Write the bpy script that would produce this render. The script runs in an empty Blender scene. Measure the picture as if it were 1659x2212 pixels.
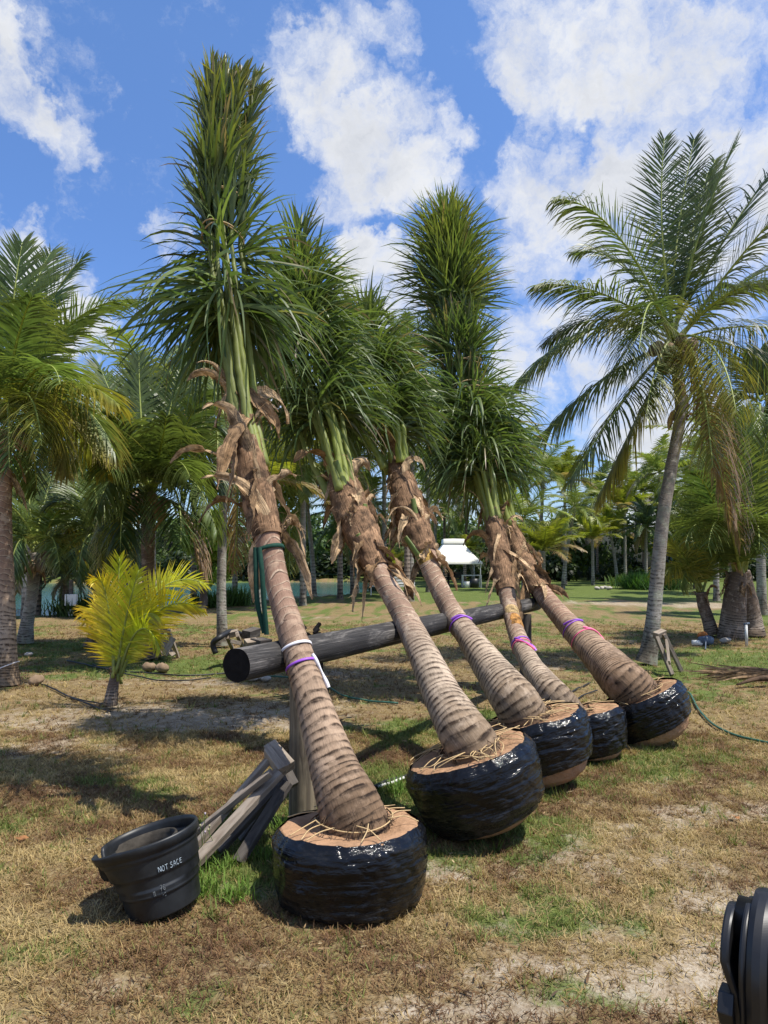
import bpy, math
import numpy as np
R = math.radians
sc = bpy.context.scene
rng = np.random.default_rng(11)

# ---------------------------------------------------------------- camera
F, CX, CY, HOR, EYE = 1533.7, 829.5, 1106.0, 1209.7, 1.7
PITCH = math.atan((HOR - CY) / F)
cam_d = bpy.data.cameras.new('camera'); cam = bpy.data.objects.new('camera', cam_d)
sc.collection.objects.link(cam); sc.camera = cam
cam_d.sensor_fit = 'VERTICAL'; cam_d.sensor_height = 24.0; cam_d.lens = F / 2212.0 * 24.0
cam_d.clip_start = 0.05; cam_d.clip_end = 3000
cam.location = (0, 0, EYE); cam.rotation_euler = (R(90) + PITCH, 0, 0)

def ray(x, y):
    u, v = (x - CX) / F, (CY - y) / F
    return np.array([u, math.cos(PITCH) - v * math.sin(PITCH), math.sin(PITCH) + v * math.cos(PITCH)])
def P(x, y, Y):                       # a point seen at (x, y) of the reference sheet, Y metres away
    d = ray(x, y); return np.array([0, 0, EYE]) + d * (Y / d[1])
def G(x, y, z=0.0):                   # the ground point seen at (x, y)
    d = ray(x, y); return np.array([0, 0, EYE]) + d * ((z - EYE) / d[2])

# ---------------------------------------------------------------- light
SUN_EL, SUN_AZ = R(66), R(108)        # azimuth from +Y towards +X
world = bpy.data.worlds.new('World'); sc.world = world; world.use_nodes = True
sun_d = bpy.data.lights.new('sun', 'SUN'); sun = bpy.data.objects.new('sun', sun_d)
sc.collection.objects.link(sun)
sun_d.energy = 4.2; sun_d.angle = R(0.5); sun_d.color = (1.0, 0.95, 0.86)
sun.rotation_euler = (R(90) - SUN_EL, 0, -SUN_AZ + R(180))
sun.location = (0, 0, 30)
sc.view_settings.view_transform = 'Standard'; sc.view_settings.look = 'None'
sc.view_settings.exposure = 0.62; sc.view_settings.gamma = 1.0
try:
    sc.cycles.max_bounces = 6; sc.cycles.transparent_max_bounces = 6
    sc.cycles.caustics_reflective = False; sc.cycles.caustics_refractive = False
except Exception: pass

class NT:
    def __init__(s, tree): s.t = tree; tree.nodes.clear()
    def __call__(s, typ, ins=None, **props):
        n = s.t.nodes.new(typ)
        for k, v in props.items(): setattr(n, k, v)
        for k, v in (ins or {}).items():
            sk = n.inputs[k]
            if isinstance(v, bpy.types.NodeSocket): s.t.links.new(v, sk)
            else: sk.default_value = v
        return n
    def math(s, op, a, b=0.0, c=None, clamp=False):
        d = {0: a, 1: b}
        if c is not None: d[2] = c
        return s('ShaderNodeMath', d, operation=op, use_clamp=clamp).outputs[0]
    def mix(s, f, a, b, blend='MIX'):
        return s('ShaderNodeMix', {0: f, 6: a, 7: b}, data_type='RGBA', blend_type=blend).outputs[2]
    def ramp(s, f, stops, interp='LINEAR'):
        n = s('ShaderNodeValToRGB', {0: f}); cr = n.color_ramp; cr.interpolation = interp
        while len(cr.elements) < len(stops): cr.elements.new(0.5)
        for e, (p, c) in zip(cr.elements, stops):
            e.position = p; e.color = (*c, 1) if not isinstance(c, (int, float)) else (c, c, c, 1)
        return n.outputs[0]
    def noise(s, vec, scale, detail=4, rough=0.55, out=0, dist=0.0):
        d = {'Scale': scale, 'Detail': detail, 'Roughness': rough, 'Distortion': dist}
        if vec is not None: d['Vector'] = vec
        return s('ShaderNodeTexNoise', d).outputs[out]
    def rng(s, v, a, b, c, d, smooth=True):
        return s('ShaderNodeMapRange', {0: v, 1: a, 2: b, 3: c, 4: d}, interpolation_type='SMOOTHSTEP' if smooth else 'LINEAR').outputs[0]

# sky with clouds: everything depends on the direction in the world only
n = NT(world.node_tree)
tc = n('ShaderNodeTexCoord').outputs['Generated']
sky = n('ShaderNodeTexSky', sky_type='NISHITA', sun_disc=False, sun_elevation=SUN_EL, sun_rotation=SUN_AZ, altitude=0, air_density=1.0, dust_density=0.3, ozone_density=2.0)
blue = n('ShaderNodeHueSaturation', {'Hue': 0.507, 'Saturation': 1.18, 'Value': 1.38, 'Color': sky.outputs[0]}).outputs[0]
hz = n.ramp(n('ShaderNodeSeparateXYZ', {0: tc}).outputs[2], [(0.0, (.46, .52, .66)), (0.3, (.72, .78, .90)), (0.6, 1.0)])
blue = n.mix(1.0, blue, hz, 'MULTIPLY')
warp = n.noise(tc, 7.0, 5, 0.6, out=1)
w1 = n('ShaderNodeVectorMath', {0: warp, 1: (-0.5, -0.5, -0.5)}, operation='ADD').outputs[0]
w2 = n('ShaderNodeVectorMath', {0: w1, 3: 0.16}, operation='SCALE').outputs[0]
dv = n('ShaderNodeVectorMath', {0: tc, 1: w2}, operation='ADD').outputs[0]
dv = n('ShaderNodeVectorMath', {0: dv, 1: n('ShaderNodeVectorMath', {0: n('ShaderNodeVectorMath', {0: n.noise(tc, 26.0, 5, 0.65, out=1), 1: (-0.5, -0.5, -0.5)}, operation='ADD').outputs[0], 3: 0.07}, operation='SCALE').outputs[0]}, operation='ADD').outputs[0]
dv = n('ShaderNodeVectorMath', {0: dv}, operation='NORMALIZE').outputs[0]
CLOUDS = [(640, 150, 120, .8), (740, 100, 90, .6), (740, 270, 130, .8), (850, 330, 150, .95), (930, 380, 110, .6), (740, 400, 100, .8), (850, 70, 70, .55), (880, 200, 70, .4),
          (1130, 90, 150, .9), (1280, 80, 160, .9), (1180, 210, 120, .8), (1330, 170, 100, .6), (1480, 120, 150, .65), (1600, 150, 170, .8), (1560, 300, 130, .5), (1370, 280, 100, .6),
          (1240, 400, 130, .6), (1130, 440, 130, .75), (1300, 500, 170, .8), (1450, 420, 150, .8), (1600, 430, 170, .9), (1120, 560, 100, .6), (1300, 640, 150, .6), (1500, 600, 200, .6),
          (800, 610, 130, 1.1), (870, 690, 110, .9), (1000, 700, 90, .4), (1180, 760, 130, .6), (1340, 880, 170, .7), (1100, 900, 140, .6),
          (0, 60, 80, .6), (70, 120, 60, .35), (60, 235, 75, .75), (140, 285, 75, .65), (20, 500, 95, 1.0), (70, 570, 80, .9), (115, 640, 120, 1.1), (195, 690, 85, .95), (370, 480, 70, .6),
          (100, 800, 110, .5), (260, 880, 120, .4), (620, 850, 180, .6), (1500, 1000, 220, .6), (900, 1000, 250, .5), (1400, 1050, 150, .5)]
dens = None
for (x, y, r, w) in CLOUDS:
    c = ray(x, y); c = c / np.linalg.norm(c)
    dot = n('ShaderNodeVectorMath', {0: dv, 1: tuple(c)}, operation='DOT_PRODUCT').outputs['Value']
    b = n.rng(dot, math.cos(r / F * .92), math.cos(r / F * 0.12), 0.0, w)
    dens = b if dens is None else n.math('MAXIMUM', dens, b) if len(CLOUDS) < 0 else n.math('ADD', dens, b)
dens = n.math('MULTIPLY', n.math('SUBTRACT', 1.0, n.math('POWER', 2.718, n.math('MULTIPLY', dens, -1.1))), 1.05)
sep = n('ShaderNodeSeparateXYZ', {0: tc}).outputs
back = n.rng(sep[1], 0.35, -0.1, 0.0, 0.33)
dens = n.math('ADD', dens, back)
fb = n.noise(dv, 7.0, 9, 0.66)
fb2 = n.noise(tc, 16.0, 7, 0.6)
d2 = n.math('ADD', dens, n.math('MULTIPLY', n.math('SUBTRACT', fb, 0.5), 2.5))
d2 = n.math('ADD', d2, n.math('MULTIPLY', n.math('SUBTRACT', fb2, 0.5), 0.75))
alpha = n.math('POWER', n.rng(n.math('ADD', d2, n.math('MULTIPLY', n.math('SUBTRACT', n.noise(tc, 38.0, 6, 0.65), 0.5), 0.5)), 0.08, 1.02, 0.0, 1.0), 0.95)
alpha = n.math('MULTIPLY', alpha, 0.97)
cl = n.ramp(n.math('ADD', n.math('MULTIPLY', d2, 0.55), n.math('MULTIPLY', n.math('SUBTRACT', n.noise(dv, 9.0, 5, 0.6), 0.5), 0.9)),
            [(0.0, (6.2, 6.4, 6.75)), (0.25, (6.1, 6.2, 6.35)), (0.45, (5.5, 5.6, 5.8)), (0.75, (4.3, 4.48, 4.85))])
skyc = n.mix(alpha, blue, cl)
bg = n('ShaderNodeBackground', {0: skyc, 1: 0.1})
n('ShaderNodeOutputWorld', {0: bg.outputs[0]})

# ---------------------------------------------------------------- mesh helpers
def nrm(v): 
    v = np.asarray(v, float); return v / np.maximum(np.linalg.norm(v, axis=-1, keepdims=True), 1e-9)
def wloc(o):
    l = np.zeros(3)
    while o is not None: l += np.array(o.location); o = o.parent
    return l
class MB:
    def __init__(s): s.V = []; s.Q = []; s.C = []; s.U = []; s.M = []; s.S = []; s.n = 0
    def add(s, V, Q, col=None, crd=None, mi=0, smooth=True):
        V = np.asarray(V, float).reshape(-1, 3); Q = np.asarray(Q, int).reshape(-1, 4)
        s.V.append(V); s.Q.append(Q + s.n); s.n += len(V)
        c = np.ones((len(V), 3)) if col is None else np.broadcast_to(np.asarray(col, float), (len(V), 3))
        s.C.append(c)
        s.U.append(np.zeros((len(V), 3)) if crd is None else np.asarray(crd, float).reshape(-1, 3))
        s.M.append(np.full(len(Q), mi)); s.S.append(np.full(len(Q), smooth))
        return s
    def build(s, name, mats, parent=None, bevel=0):
        V = np.concatenate(s.V); Q = np.concatenate(s.Q)
        if parent is not None: V = V - wloc(parent)
        me = bpy.data.meshes.new(name)
        me.vertices.add(len(V)); me.vertices.foreach_set('co', V.astype(np.float32).ravel())
        me.loops.add(Q.size); me.loops.foreach_set('vertex_index', Q.astype(np.int32).ravel())
        me.polygons.add(len(Q)); me.polygons.foreach_set('loop_start', np.arange(0, Q.size, 4, dtype=np.int32))
        me.polygons.foreach_set('material_index', np.concatenate(s.M).astype(np.int32))
        me.polygons.foreach_set('use_smooth', np.concatenate(s.S).astype(bool))
        a = me.attributes.new('col', 'FLOAT_COLOR', 'POINT'); C = np.concatenate(s.C)
        a.data.foreach_set('color', np.c_[C, np.ones(len(C))].astype(np.float32).ravel())
        a = me.attributes.new('crd', 'FLOAT_VECTOR', 'POINT')
        a.data.foreach_set('vector', np.concatenate(s.U).astype(np.float32).ravel())
        me.update(calc_edges=True); me.validate()
        for m in (mats if isinstance(mats, (list, tuple)) else [mats]): me.materials.append(m)
        o = bpy.data.objects.new(name, me); sc.collection.objects.link(o)
        if parent is not None: o.parent = parent
        if bevel:
            b = o.modifiers.new('bevel', 'BEVEL'); b.width = bevel; b.segments = 2; b.limit_method = 'ANGLE'
        return o
def thing(name, label, cat, loc, group=None):
    o = bpy.data.objects.new(name, None); sc.collection.objects.link(o); o.location = tuple(loc)
    o.empty_display_size = 0.2; o['label'] = label; o['category'] = cat
    if group: o['group'] = group
    return o
def tag(o, label, cat, group=None, kind=None):
    o['label'] = label; o['category'] = cat
    if group: o['group'] = group
    if kind: o['kind'] = kind
    return o

def catmull(pts, step=None, num=None):
    pts = np.asarray(pts, float); n_ = len(pts)
    if n_ == 2: dense = pts[0] + (pts[1] - pts[0]) * np.linspace(0, 1, 60)[:, None]
    else:
        ext = np.vstack([2 * pts[0] - pts[1], pts, 2 * pts[-1] - pts[-2]]); out = []
        for i in range(n_ - 1):
            p0, p1, p2, p3 = ext[i:i + 4]; t = np.linspace(0, 1, 40, endpoint=(i == n_ - 2))[:, None]
            out.append(0.5 * (2 * p1 + (p2 - p0) * t + (2 * p0 - 5 * p1 + 4 * p2 - p3) * t ** 2 + (3 * p1 - p0 - 3 * p2 + p3) * t ** 3))
        dense = np.vstack(out)
    sl = np.r_[0, np.cumsum(np.linalg.norm(np.diff(dense[:, :3], axis=0), axis=1))]
    k = num if num else max(2, int(sl[-1] / step) + 1)
    q = np.linspace(0, sl[-1], k)
    return np.stack([np.interp(q, sl, dense[:, j]) for j in range(dense.shape[1])], 1), q
def frames(Pth):
    T = nrm(np.gradient(Pth, axis=0)); A = np.zeros_like(T)
    ref = np.array([1.0, 0, 0]) if abs(T[0][0]) < 0.8 else np.array([0, 1.0, 0])
    a = nrm(ref - T[0] * (ref @ T[0]))
    for i in range(len(T)):
        a = nrm(a - T[i] * (a @ T[i])); A[i] = a
    return T, A, np.cross(T, A)
def grid_quads(rows, cols, wrap=True):
    r = np.arange(rows - 1)[:, None]; c = np.arange(cols if wrap else cols - 1)[None, :]
    c2 = (c + 1) % cols
    return np.stack([r * cols + c, r * cols + c2, (r + 1) * cols + c2, (r + 1) * cols + c], -1).reshape(-1, 4)
def tube(mb, Pth, rad, seg=6, col=None, flat=1.0, mi=0, caps=True, crdv=None, smooth=True, A0=None):
    Pth = np.asarray(Pth, float); rad = np.broadcast_to(np.asarray(rad, float), (len(Pth),)).copy()
    if caps:
        Pth = np.vstack([Pth[:1], Pth, Pth[-1:]]); rad = np.r_[rad[0] * .02, rad, rad[-1] * .02]
        T, A, B = frames(Pth[1:-1]); T = np.vstack([T[:1], T, T[-1:]]); A = np.vstack([A[:1], A, A[-1:]]); B = np.vstack([B[:1], B, B[-1:]])
    else: T, A, B = frames(Pth)
    if A0 is not None:
        A = nrm(np.asarray(A0) - T * (T @ np.asarray(A0))[:, None]); B = np.cross(T, A)
    th = np.arange(seg) / seg * 2 * np.pi
    V = Pth[:, None] + rad[:, None, None] * (np.cos(th)[None, :, None] * A[:, None] + flat * np.sin(th)[None, :, None] * B[:, None])
    k = len(Pth)
    c = None
    if col is not None:
        col = np.asarray(col, float)
        if col.ndim == 2:
            if caps: col = np.vstack([col[:1], col, col[-1:]])
            c = np.repeat(col, seg, 0)
        else: c = col
    sl = np.r_[0, np.cumsum(np.linalg.norm(np.diff(Pth, axis=0), axis=1))]
    U = np.stack([np.tile(th / 6.2832, k), np.repeat(sl, seg), np.repeat(np.linspace(0, 1, k), seg)], 1)
    mb.add(V, grid_quads(k, seg), c, U, mi, smooth)
def box(mb, c, ax, h, mi=0, col=None):          # centre, 3 axes (rows), half sizes
    ax = np.asarray(ax, float); s = np.array([[x, y, z] for x in (-1, 1) for y in (-1, 1) for z in (-1, 1)], float) * np.asarray(h)
    V = np.asarray(c) + s @ ax
    q = [(0, 1, 3, 2), (4, 6, 7, 5), (0, 4, 5, 1), (2, 3, 7, 6), (0, 2, 6, 4), (1, 5, 7, 3)]
    U = np.stack([s[:, 1] * 0 + s[:, 0], s[:, 1], s[:, 2]], 1)
    mb.add(V, q, col, U, mi, False)
def plank(mb, a, b, w, t, up=(0, 0, 1), col=None):   # a board from a to b, width w, thickness t
    a = np.asarray(a, float); b = np.asarray(b, float); T = nrm(b - a); up = np.asarray(up, float)
    S = nrm(np.cross(T, up)); N = np.cross(S, T)
    box(mb, (a + b) / 2, [T, S, N], (np.linalg.norm(b - a) / 2, w / 2, t / 2), col=col)
def leaf_strips(mb, B, D, S, L, wid, droop, segs, col, tip, g=(0, 0, -1), tipp=2.0, prof=((0, .15, .5, .8, 1), (.55, 1, .85, .5, .05)), mi=0, curl=None):
    N = len(B); k = segs + 1; Pn = np.zeros((N, k, 3)); d = nrm(D); Pn[:, 0] = B; Ts = np.zeros((N, k, 3)); Ts[:, 0] = d
    step = (L / segs)[:, None]; g = np.asarray(g, float)
    for i in range(segs):
        Pn[:, i + 1] = Pn[:, i] + d * step
        d = nrm(d + (droop / segs)[:, None] * g * (0.5 + i / segs) + (0 if curl is None else curl / segs))
        Ts[:, i + 1] = d
    t = np.linspace(0, 1, k); pw = np.interp(t, *prof)
    Sd = nrm(S[:, None] - Ts * np.sum(S[:, None] * Ts, -1, keepdims=True))
    hw = (wid[:, None] * pw[None] / 2)[..., None]
    V = np.stack([Pn - Sd * hw, Pn + Sd * hw], 2)
    base = (np.arange(N) * k * 2)[:, None] + (np.arange(segs) * 2)[None]
    Q = np.stack([base, base + 1, base + 3, base + 2], -1).reshape(-1, 4)
    cc = col[:, None] * (1 - t[None, :, None] ** tipp) + tip[:, None] * t[None, :, None] ** tipp
    cc = np.repeat(cc[:, :, None], 2, 2)
    mb.add(V, Q, cc.reshape(-1, 3), None, mi)

# value noise
_tab = rng.random((256, 256))
def vn(x, y):
    x = np.asarray(x, float); y = np.asarray(y, float); xi = np.floor(x).astype(int); yi = np.floor(y).astype(int)
    fx = x - xi; fy = y - yi; fx = fx * fx * (3 - 2 * fx); fy = fy * fy * (3 - 2 * fy)
    a = _tab[xi & 255, yi & 255]; b = _tab[(xi + 1) & 255, yi & 255]; c = _tab[xi & 255, (yi + 1) & 255]; d = _tab[(xi + 1) & 255, (yi + 1) & 255]
    return (a * (1 - fx) + b * fx) * (1 - fy) + (c * (1 - fx) + d * fx) * fy
def fbm(x, y, o=4):
    s = 0; a = 0.5
    for i in range(o): s = s + a * vn(x * 2 ** i + 17 * i, y * 2 ** i + 5 * i); a *= 0.5
    return s / (1 - 0.5 ** o)

# ---------------------------------------------------------------- materials
def mat(name):
    m = bpy.data.materials.new(name); m.use_nodes = True; t = NT(m.node_tree); return m, t
def finish(t, shader): t('ShaderNodeOutputMaterial', {0: shader})
def pbsdf(t, col, rough=0.6, spec=0.4, normal=None, metal=0.0, coat=0.0):
    d = {'Base Color': col, 'Roughness': rough, 'Specular IOR Level': spec, 'Metallic': metal, 'Coat Weight': coat}
    if normal is not None: d['Normal'] = normal
    return t('ShaderNodeBsdfPrincipled', d).outputs[0]
def bump(t, h, strength=0.4, dist=0.02): return t('ShaderNodeBump', {'Strength': strength, 'Distance': dist, 'Height': h}).outputs[0]
def objc(t): return t('ShaderNodeTexCoord').outputs['Object']
def attr(t, nm, out): return t('ShaderNodeAttribute', attribute_name=nm).outputs[out]
def scalev(t, v, s): return t('ShaderNodeVectorMath', {0: v, 1: s}, operation='MULTIPLY').outputs[0]

def leaf_material(name, rough=0.38, trans=0.28, spec=0.5):
    m, t = mat(name); c = attr(t, 'col', 'Color')
    nz = t.noise(objc(t), 9.0, 3)
    c2 = t.mix(1.0, c, t.ramp(nz, [(0.25, 0.72), (0.75, 1.25)]), 'MULTIPLY')
    p = pbsdf(t, c2, rough, spec)
    tr = t('ShaderNodeBsdfTranslucent', {0: t.mix(1.0, c2, (1.3, 1.35, 0.7, 1), 'MULTIPLY')}).outputs[0]
    finish(t, t('ShaderNodeMixShader', {0: trans, 1: p, 2: tr}).outputs[0]); return m
M_leaf = leaf_material('palm_leaf', .44, .38, .5)
M_grass = leaf_material('grass_blade', 0.65, 0.25, 0.2)
M_broad = leaf_material('broad_leaf', 0.5, 0.35, 0.35)

def trunk_material(name, light, body, dark, base, basemix=1.0, moss=0.0, groove=0.9):
    m, t = mat(name); crd = attr(t, 'crd', 'Vector'); sp = t('ShaderNodeSeparateXYZ', {0: crd}).outputs
    oc = objc(t); nz = t.noise(oc, 14.0, 4, 0.6); nl = t.noise(oc, 3.0, 3)
    fr = t.math('FRACT', t.math('ADD', sp[1], t.math('MULTIPLY', t.math('SUBTRACT', nz, 0.5), 0.32)))
    up = t.rng(sp[2], 0.22, 0.5, 0.0, 1.0)
    cu = t.ramp(fr, [(0.0, dark), (0.03, light), (0.13, light), (0.17, body), (0.7, tuple(0.8 * x for x in body)), (0.86, body), (groove + .04, tuple(0.5 * x for x in body)), (1.0, dark)])
    cb = t.ramp(fr, [(0.0, dark), (0.14, tuple(1.1 * x for x in base)), (0.5, base), (0.72, tuple(0.5 * x for x in base)), (0.82, dark), (1.0, tuple(.5 * x for x in dark))])
    c = t.mix(up, cb, cu) if basemix else cu
    fv = t('ShaderNodeCombineXYZ', {0: t.math('MULTIPLY', sp[0], 130.0), 1: t.math('MULTIPLY', sp[1], 0.8), 2: 0.0}).outputs[0]
    fib = t.noise(fv, 1.0, 3, 0.7)
    nk = t.noise(scalev(t, crd, (9.0, .45, 0)), 1.0, 3, .7)
    c = t.mix(t.ramp(nk, [(.42, .0), (.62, .8)]), c, t.mix(up, (*base, 1), (*tuple(.9 * x for x in body), 1)))
    c = t.mix(1.0, c, t.ramp(fib, [(0.3, 0.62), (0.5, 0.97), (0.8, 1.25)]), 'MULTIPLY')
    c = t.mix(1.0, c, t.ramp(nl, [(0.3, 0.68), (0.7, 1.22)]), 'MULTIPLY')
    patch = t.ramp(t.noise(oc, 7.0, 5, 0.7), [(0.54, 0.0), (0.62, 1.0)])
    c = t.mix(t.math('MULTIPLY', patch, 0.55), c, (*tuple(min(1, 1.25 * x + .02) for x in base), 1))
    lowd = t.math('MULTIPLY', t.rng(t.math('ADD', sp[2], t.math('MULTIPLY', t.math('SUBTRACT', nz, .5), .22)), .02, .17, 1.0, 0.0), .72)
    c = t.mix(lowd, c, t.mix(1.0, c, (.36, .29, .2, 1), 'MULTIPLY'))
    if moss:
        mk = t.ramp(t.noise(oc, 5.0, 5, 0.7), [(0.5, 0.0), (0.62, 1.0)])
        c = t.mix(t.math('MULTIPLY', mk, moss), c, (0.30, 0.33, 0.25, 1))
    h = t.math('ADD', t.math('MULTIPLY', fib, 0.5), t.math('MULTIPLY', t.rng(fr, 0.82, 1.0, 0.0, -1.0), 1.0))
    h = t.math('ADD', h, t.math('MULTIPLY', nz, 0.6))
    finish(t, pbsdf(t, c, 0.8, 0.25, bump(t, h, 0.7, 0.008))); return m
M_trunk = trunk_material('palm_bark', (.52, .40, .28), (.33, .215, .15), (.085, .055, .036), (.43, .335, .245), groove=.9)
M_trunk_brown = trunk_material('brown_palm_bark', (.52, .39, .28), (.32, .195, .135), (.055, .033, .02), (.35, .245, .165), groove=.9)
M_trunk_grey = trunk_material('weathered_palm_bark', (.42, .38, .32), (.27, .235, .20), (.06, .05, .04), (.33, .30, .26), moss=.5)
M_trunk_dark = trunk_material('dark_palm_bark', (.30, .23, .17), (.17, .12, .09), (.03, .02, .015), (.30, .24, .19))  # bark in a darker brown tone

def simple(name, col, rough=0.7, spec=0.3, var=0.35, scale=12.0, bmp=0.2, bd=0.01, metal=0, coat=0, stretch=None):
    m, t = mat(name); oc = objc(t)
    if stretch: oc = scalev(t, oc, stretch)
    nz = t.noise(oc, scale, 5, 0.65)
    c = t.mix(1.0, (*col, 1), t.ramp(nz, [(0.25, 1 - var), (0.75, 1 + var)]), 'MULTIPLY')
    finish(t, pbsdf(t, c, rough, spec, bump(t, nz, bmp, bd) if bmp else None, metal, coat)); return m
M_burlap = simple('burlap', (.36, .215, .125), .95, .05, .32, 9, 1.0, .035)
M_twine = simple('jute_twine', (.50, .36, .19), .9, .1, .2, 60, 0)
def sheath_material():
    m, t = mat('dry_leaf_sheath'); c = attr(t, 'col', 'Color'); crd = attr(t, 'crd', 'Vector')
    fib = t.noise(scalev(t, crd, (34, 3, 1)), 1.0, 4, 0.75); nl = t.noise(objc(t), 11.0, 5, .7)
    c2 = t.mix(1.0, c, t.ramp(fib, [(0.38, 0.35), (0.5, 0.95), (0.62, 1.45)]), 'MULTIPLY')
    c2 = t.mix(1.0, c2, t.ramp(nl, [(0.36, 0.35), (0.5, 1.0), (0.64, 1.35)]), 'MULTIPLY')
    p = pbsdf(t, c2, .8, .2, bump(t, t.math('ADD', fib, nl), .8, .01))
    tr = t('ShaderNodeBsdfTranslucent', {0: c2}).outputs[0]
    finish(t, t('ShaderNodeMixShader', {0: 0.12, 1: p, 2: tr}).outputs[0]); return m
M_sheath = sheath_material()
def wrap_material():
    m, t = mat('black_plastic_film'); crd = attr(t, 'crd', 'Vector')
    st = t.noise(scalev(t, crd, (7, 60, 1)), 1.0, 4, 0.6, dist=0.6); cr = t.noise(scalev(t, crd, (16, 16, 1)), 1.0, 3, 0.5, dist=1.5)
    low_ = t.rng(t('ShaderNodeSeparateXYZ', {0: crd}).outputs[1], -.25, -.72, 0, .28)
    dust = t.ramp(t.math('ADD', low_, t.noise(scalev(t, crd, (14, 26, 1)), 1.0, 6, 0.75)), [(0.5, 0.0), (0.78, 1.0)])
    c = t.mix(t.math('MULTIPLY', dust, 0.32), (.004, .0045, .006, 1), (.06, .056, .05, 1))
    rg = t.math('ADD', t.math('MULTIPLY', dust, 0.25), 0.09)
    h = t.math('ADD', t.math('MULTIPLY', st, 0.6), cr)
    finish(t, pbsdf(t, c, rg, .34, bump(t, h, .32, .03))); return m
M_wrap = wrap_material()
def wood_material(name, a, b, dark, scale=1.0):
    m, t = mat(name); oc = attr(t, 'crd', 'Vector')
    gr = t.noise(scalev(t, oc, (1.3 * scale, 9, 9)), 1.6, 5, 0.65, dist=0.8); st = t.noise(scalev(t, oc, (2.5, 1.5, 1.5)), 1.2, 4)
    gr = t.rng(gr, .36, .64, 0, 1); c = t.mix(gr, (*a, 1), (*b, 1)); c = t.mix(t.ramp(st, [(0.45, 0), (0.75, .75)]), c, (*dark, 1))
    finish(t, pbsdf(t, c, .85, .2, bump(t, gr, .5, .004))); return m
M_wood = wood_material('weathered_timber', (.36, .30, .235), (.20, .155, .115), (.09, .07, .055))
M_wood_dark = wood_material('old_dark_timber', (.13, .115, .10), (.06, .05, .045), (.025, .022, .02))
def pole_material():
    m, t = mat('creosoted_pole'); crd = attr(t, 'crd', 'Vector'); oc = objc(t)
    gr = t.noise(scalev(t, crd, (26, 1.6, 1)), 1.0, 6, 0.7, dist=.5); pt = t.noise(scalev(t, crd, (3.2, 1.5, 1)), 1.0, 6, .75, dist=.8)
    ck = t.noise(scalev(t, crd, (14, 5, 1)), 1.0, 3, .6)
    c = t.ramp(gr, [(.3, (.02, .018, .017)), (.48, (.10, .092, .085)), (.68, (.29, .265, .24))])
    c = t.mix(t.ramp(pt, [(.49, 0), (.61, 1)]), t.mix(.84, c, (.014, .013, .013, 1)), c)
    c = t.mix(t.ramp(ck, [(.66, 0), (.7, .9)]), c, (.005, .005, .005, 1))
    finish(t, pbsdf(t, c, .75, .35, bump(t, gr, .6, .008))); return m
M_pole = pole_material()
M_post = wood_material('treated_post_timber', (.27, .22, .15), (.13, .105, .075), (.05, .042, .034))
M_char = simple('black_end_grain', (.010, .009, .009), .9, .15, .5, 22, .5, .01)
M_pot = simple('black_nursery_plastic', (.012, .0135, .015), .45, .45, .9, 7, .12, .006)
M_potin = simple('soil_dusted_plastic', (.05, .043, .034), .8, .2, .8, 14, .3, .006)
M_chalk = simple('pale_paint_marker', (.34, .40, .44), .8, .2, .5, 60, 0)
M_faint = simple('faded_marker', (.14, .15, .155), .8, .2, .6, 60, 0)
M_steel = simple('black_painted_steel', (.008, .008, .009), .42, .5, .4, 22, .08, .004)
M_hose_black = simple('black_poly_hose', (.016, .016, .017), .5, .4, .3, 8, 0)
M_hose_green = simple('green_hose', (.035, .11, .075), .45, .4, .25, 8, 0)
M_white = simple('white_plastic', (.74, .73, .69), .6, .3, .12, 6, 0)
M_pvc = simple('grey_white_pipe', (.62, .62, .60), .5, .4, .2, 9, 0)
M_strap = simple('dark_green_webbing', (.012, .05, .034), .8, .2, .3, 40, .3, .003)
M_purple = simple('purple_tape', (.30, .09, .55), .45, .4, .15, 8, 0)
M_pink = simple('pink_tape', (.80, .13, .28), .55, .4, .15, 8, 0)
M_whitetape = simple('white_tape', (.72, .70, .72), .55, .4, .1, 8, 0)
M_canvas = simple('cream_canvas', (.80, .78, .70), .85, .1, .05, 2, .2, .02)
M_coco = simple('coconut_husk', (.22, .155, .10), .85, .15, .4, 9, .4, .02)
M_rock = simple('pale_rock', (.42, .38, .33), .9, .1, .35, 8, .6, .03)
M_blue = simple('blue_grey_plastic', (.09, .12, .17), .5, .4, .3, 9, 0)
M_orange = simple('orange_rusty_leaf', (.45, .16, .05), .8, .1, .3, 20, 0)

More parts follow.
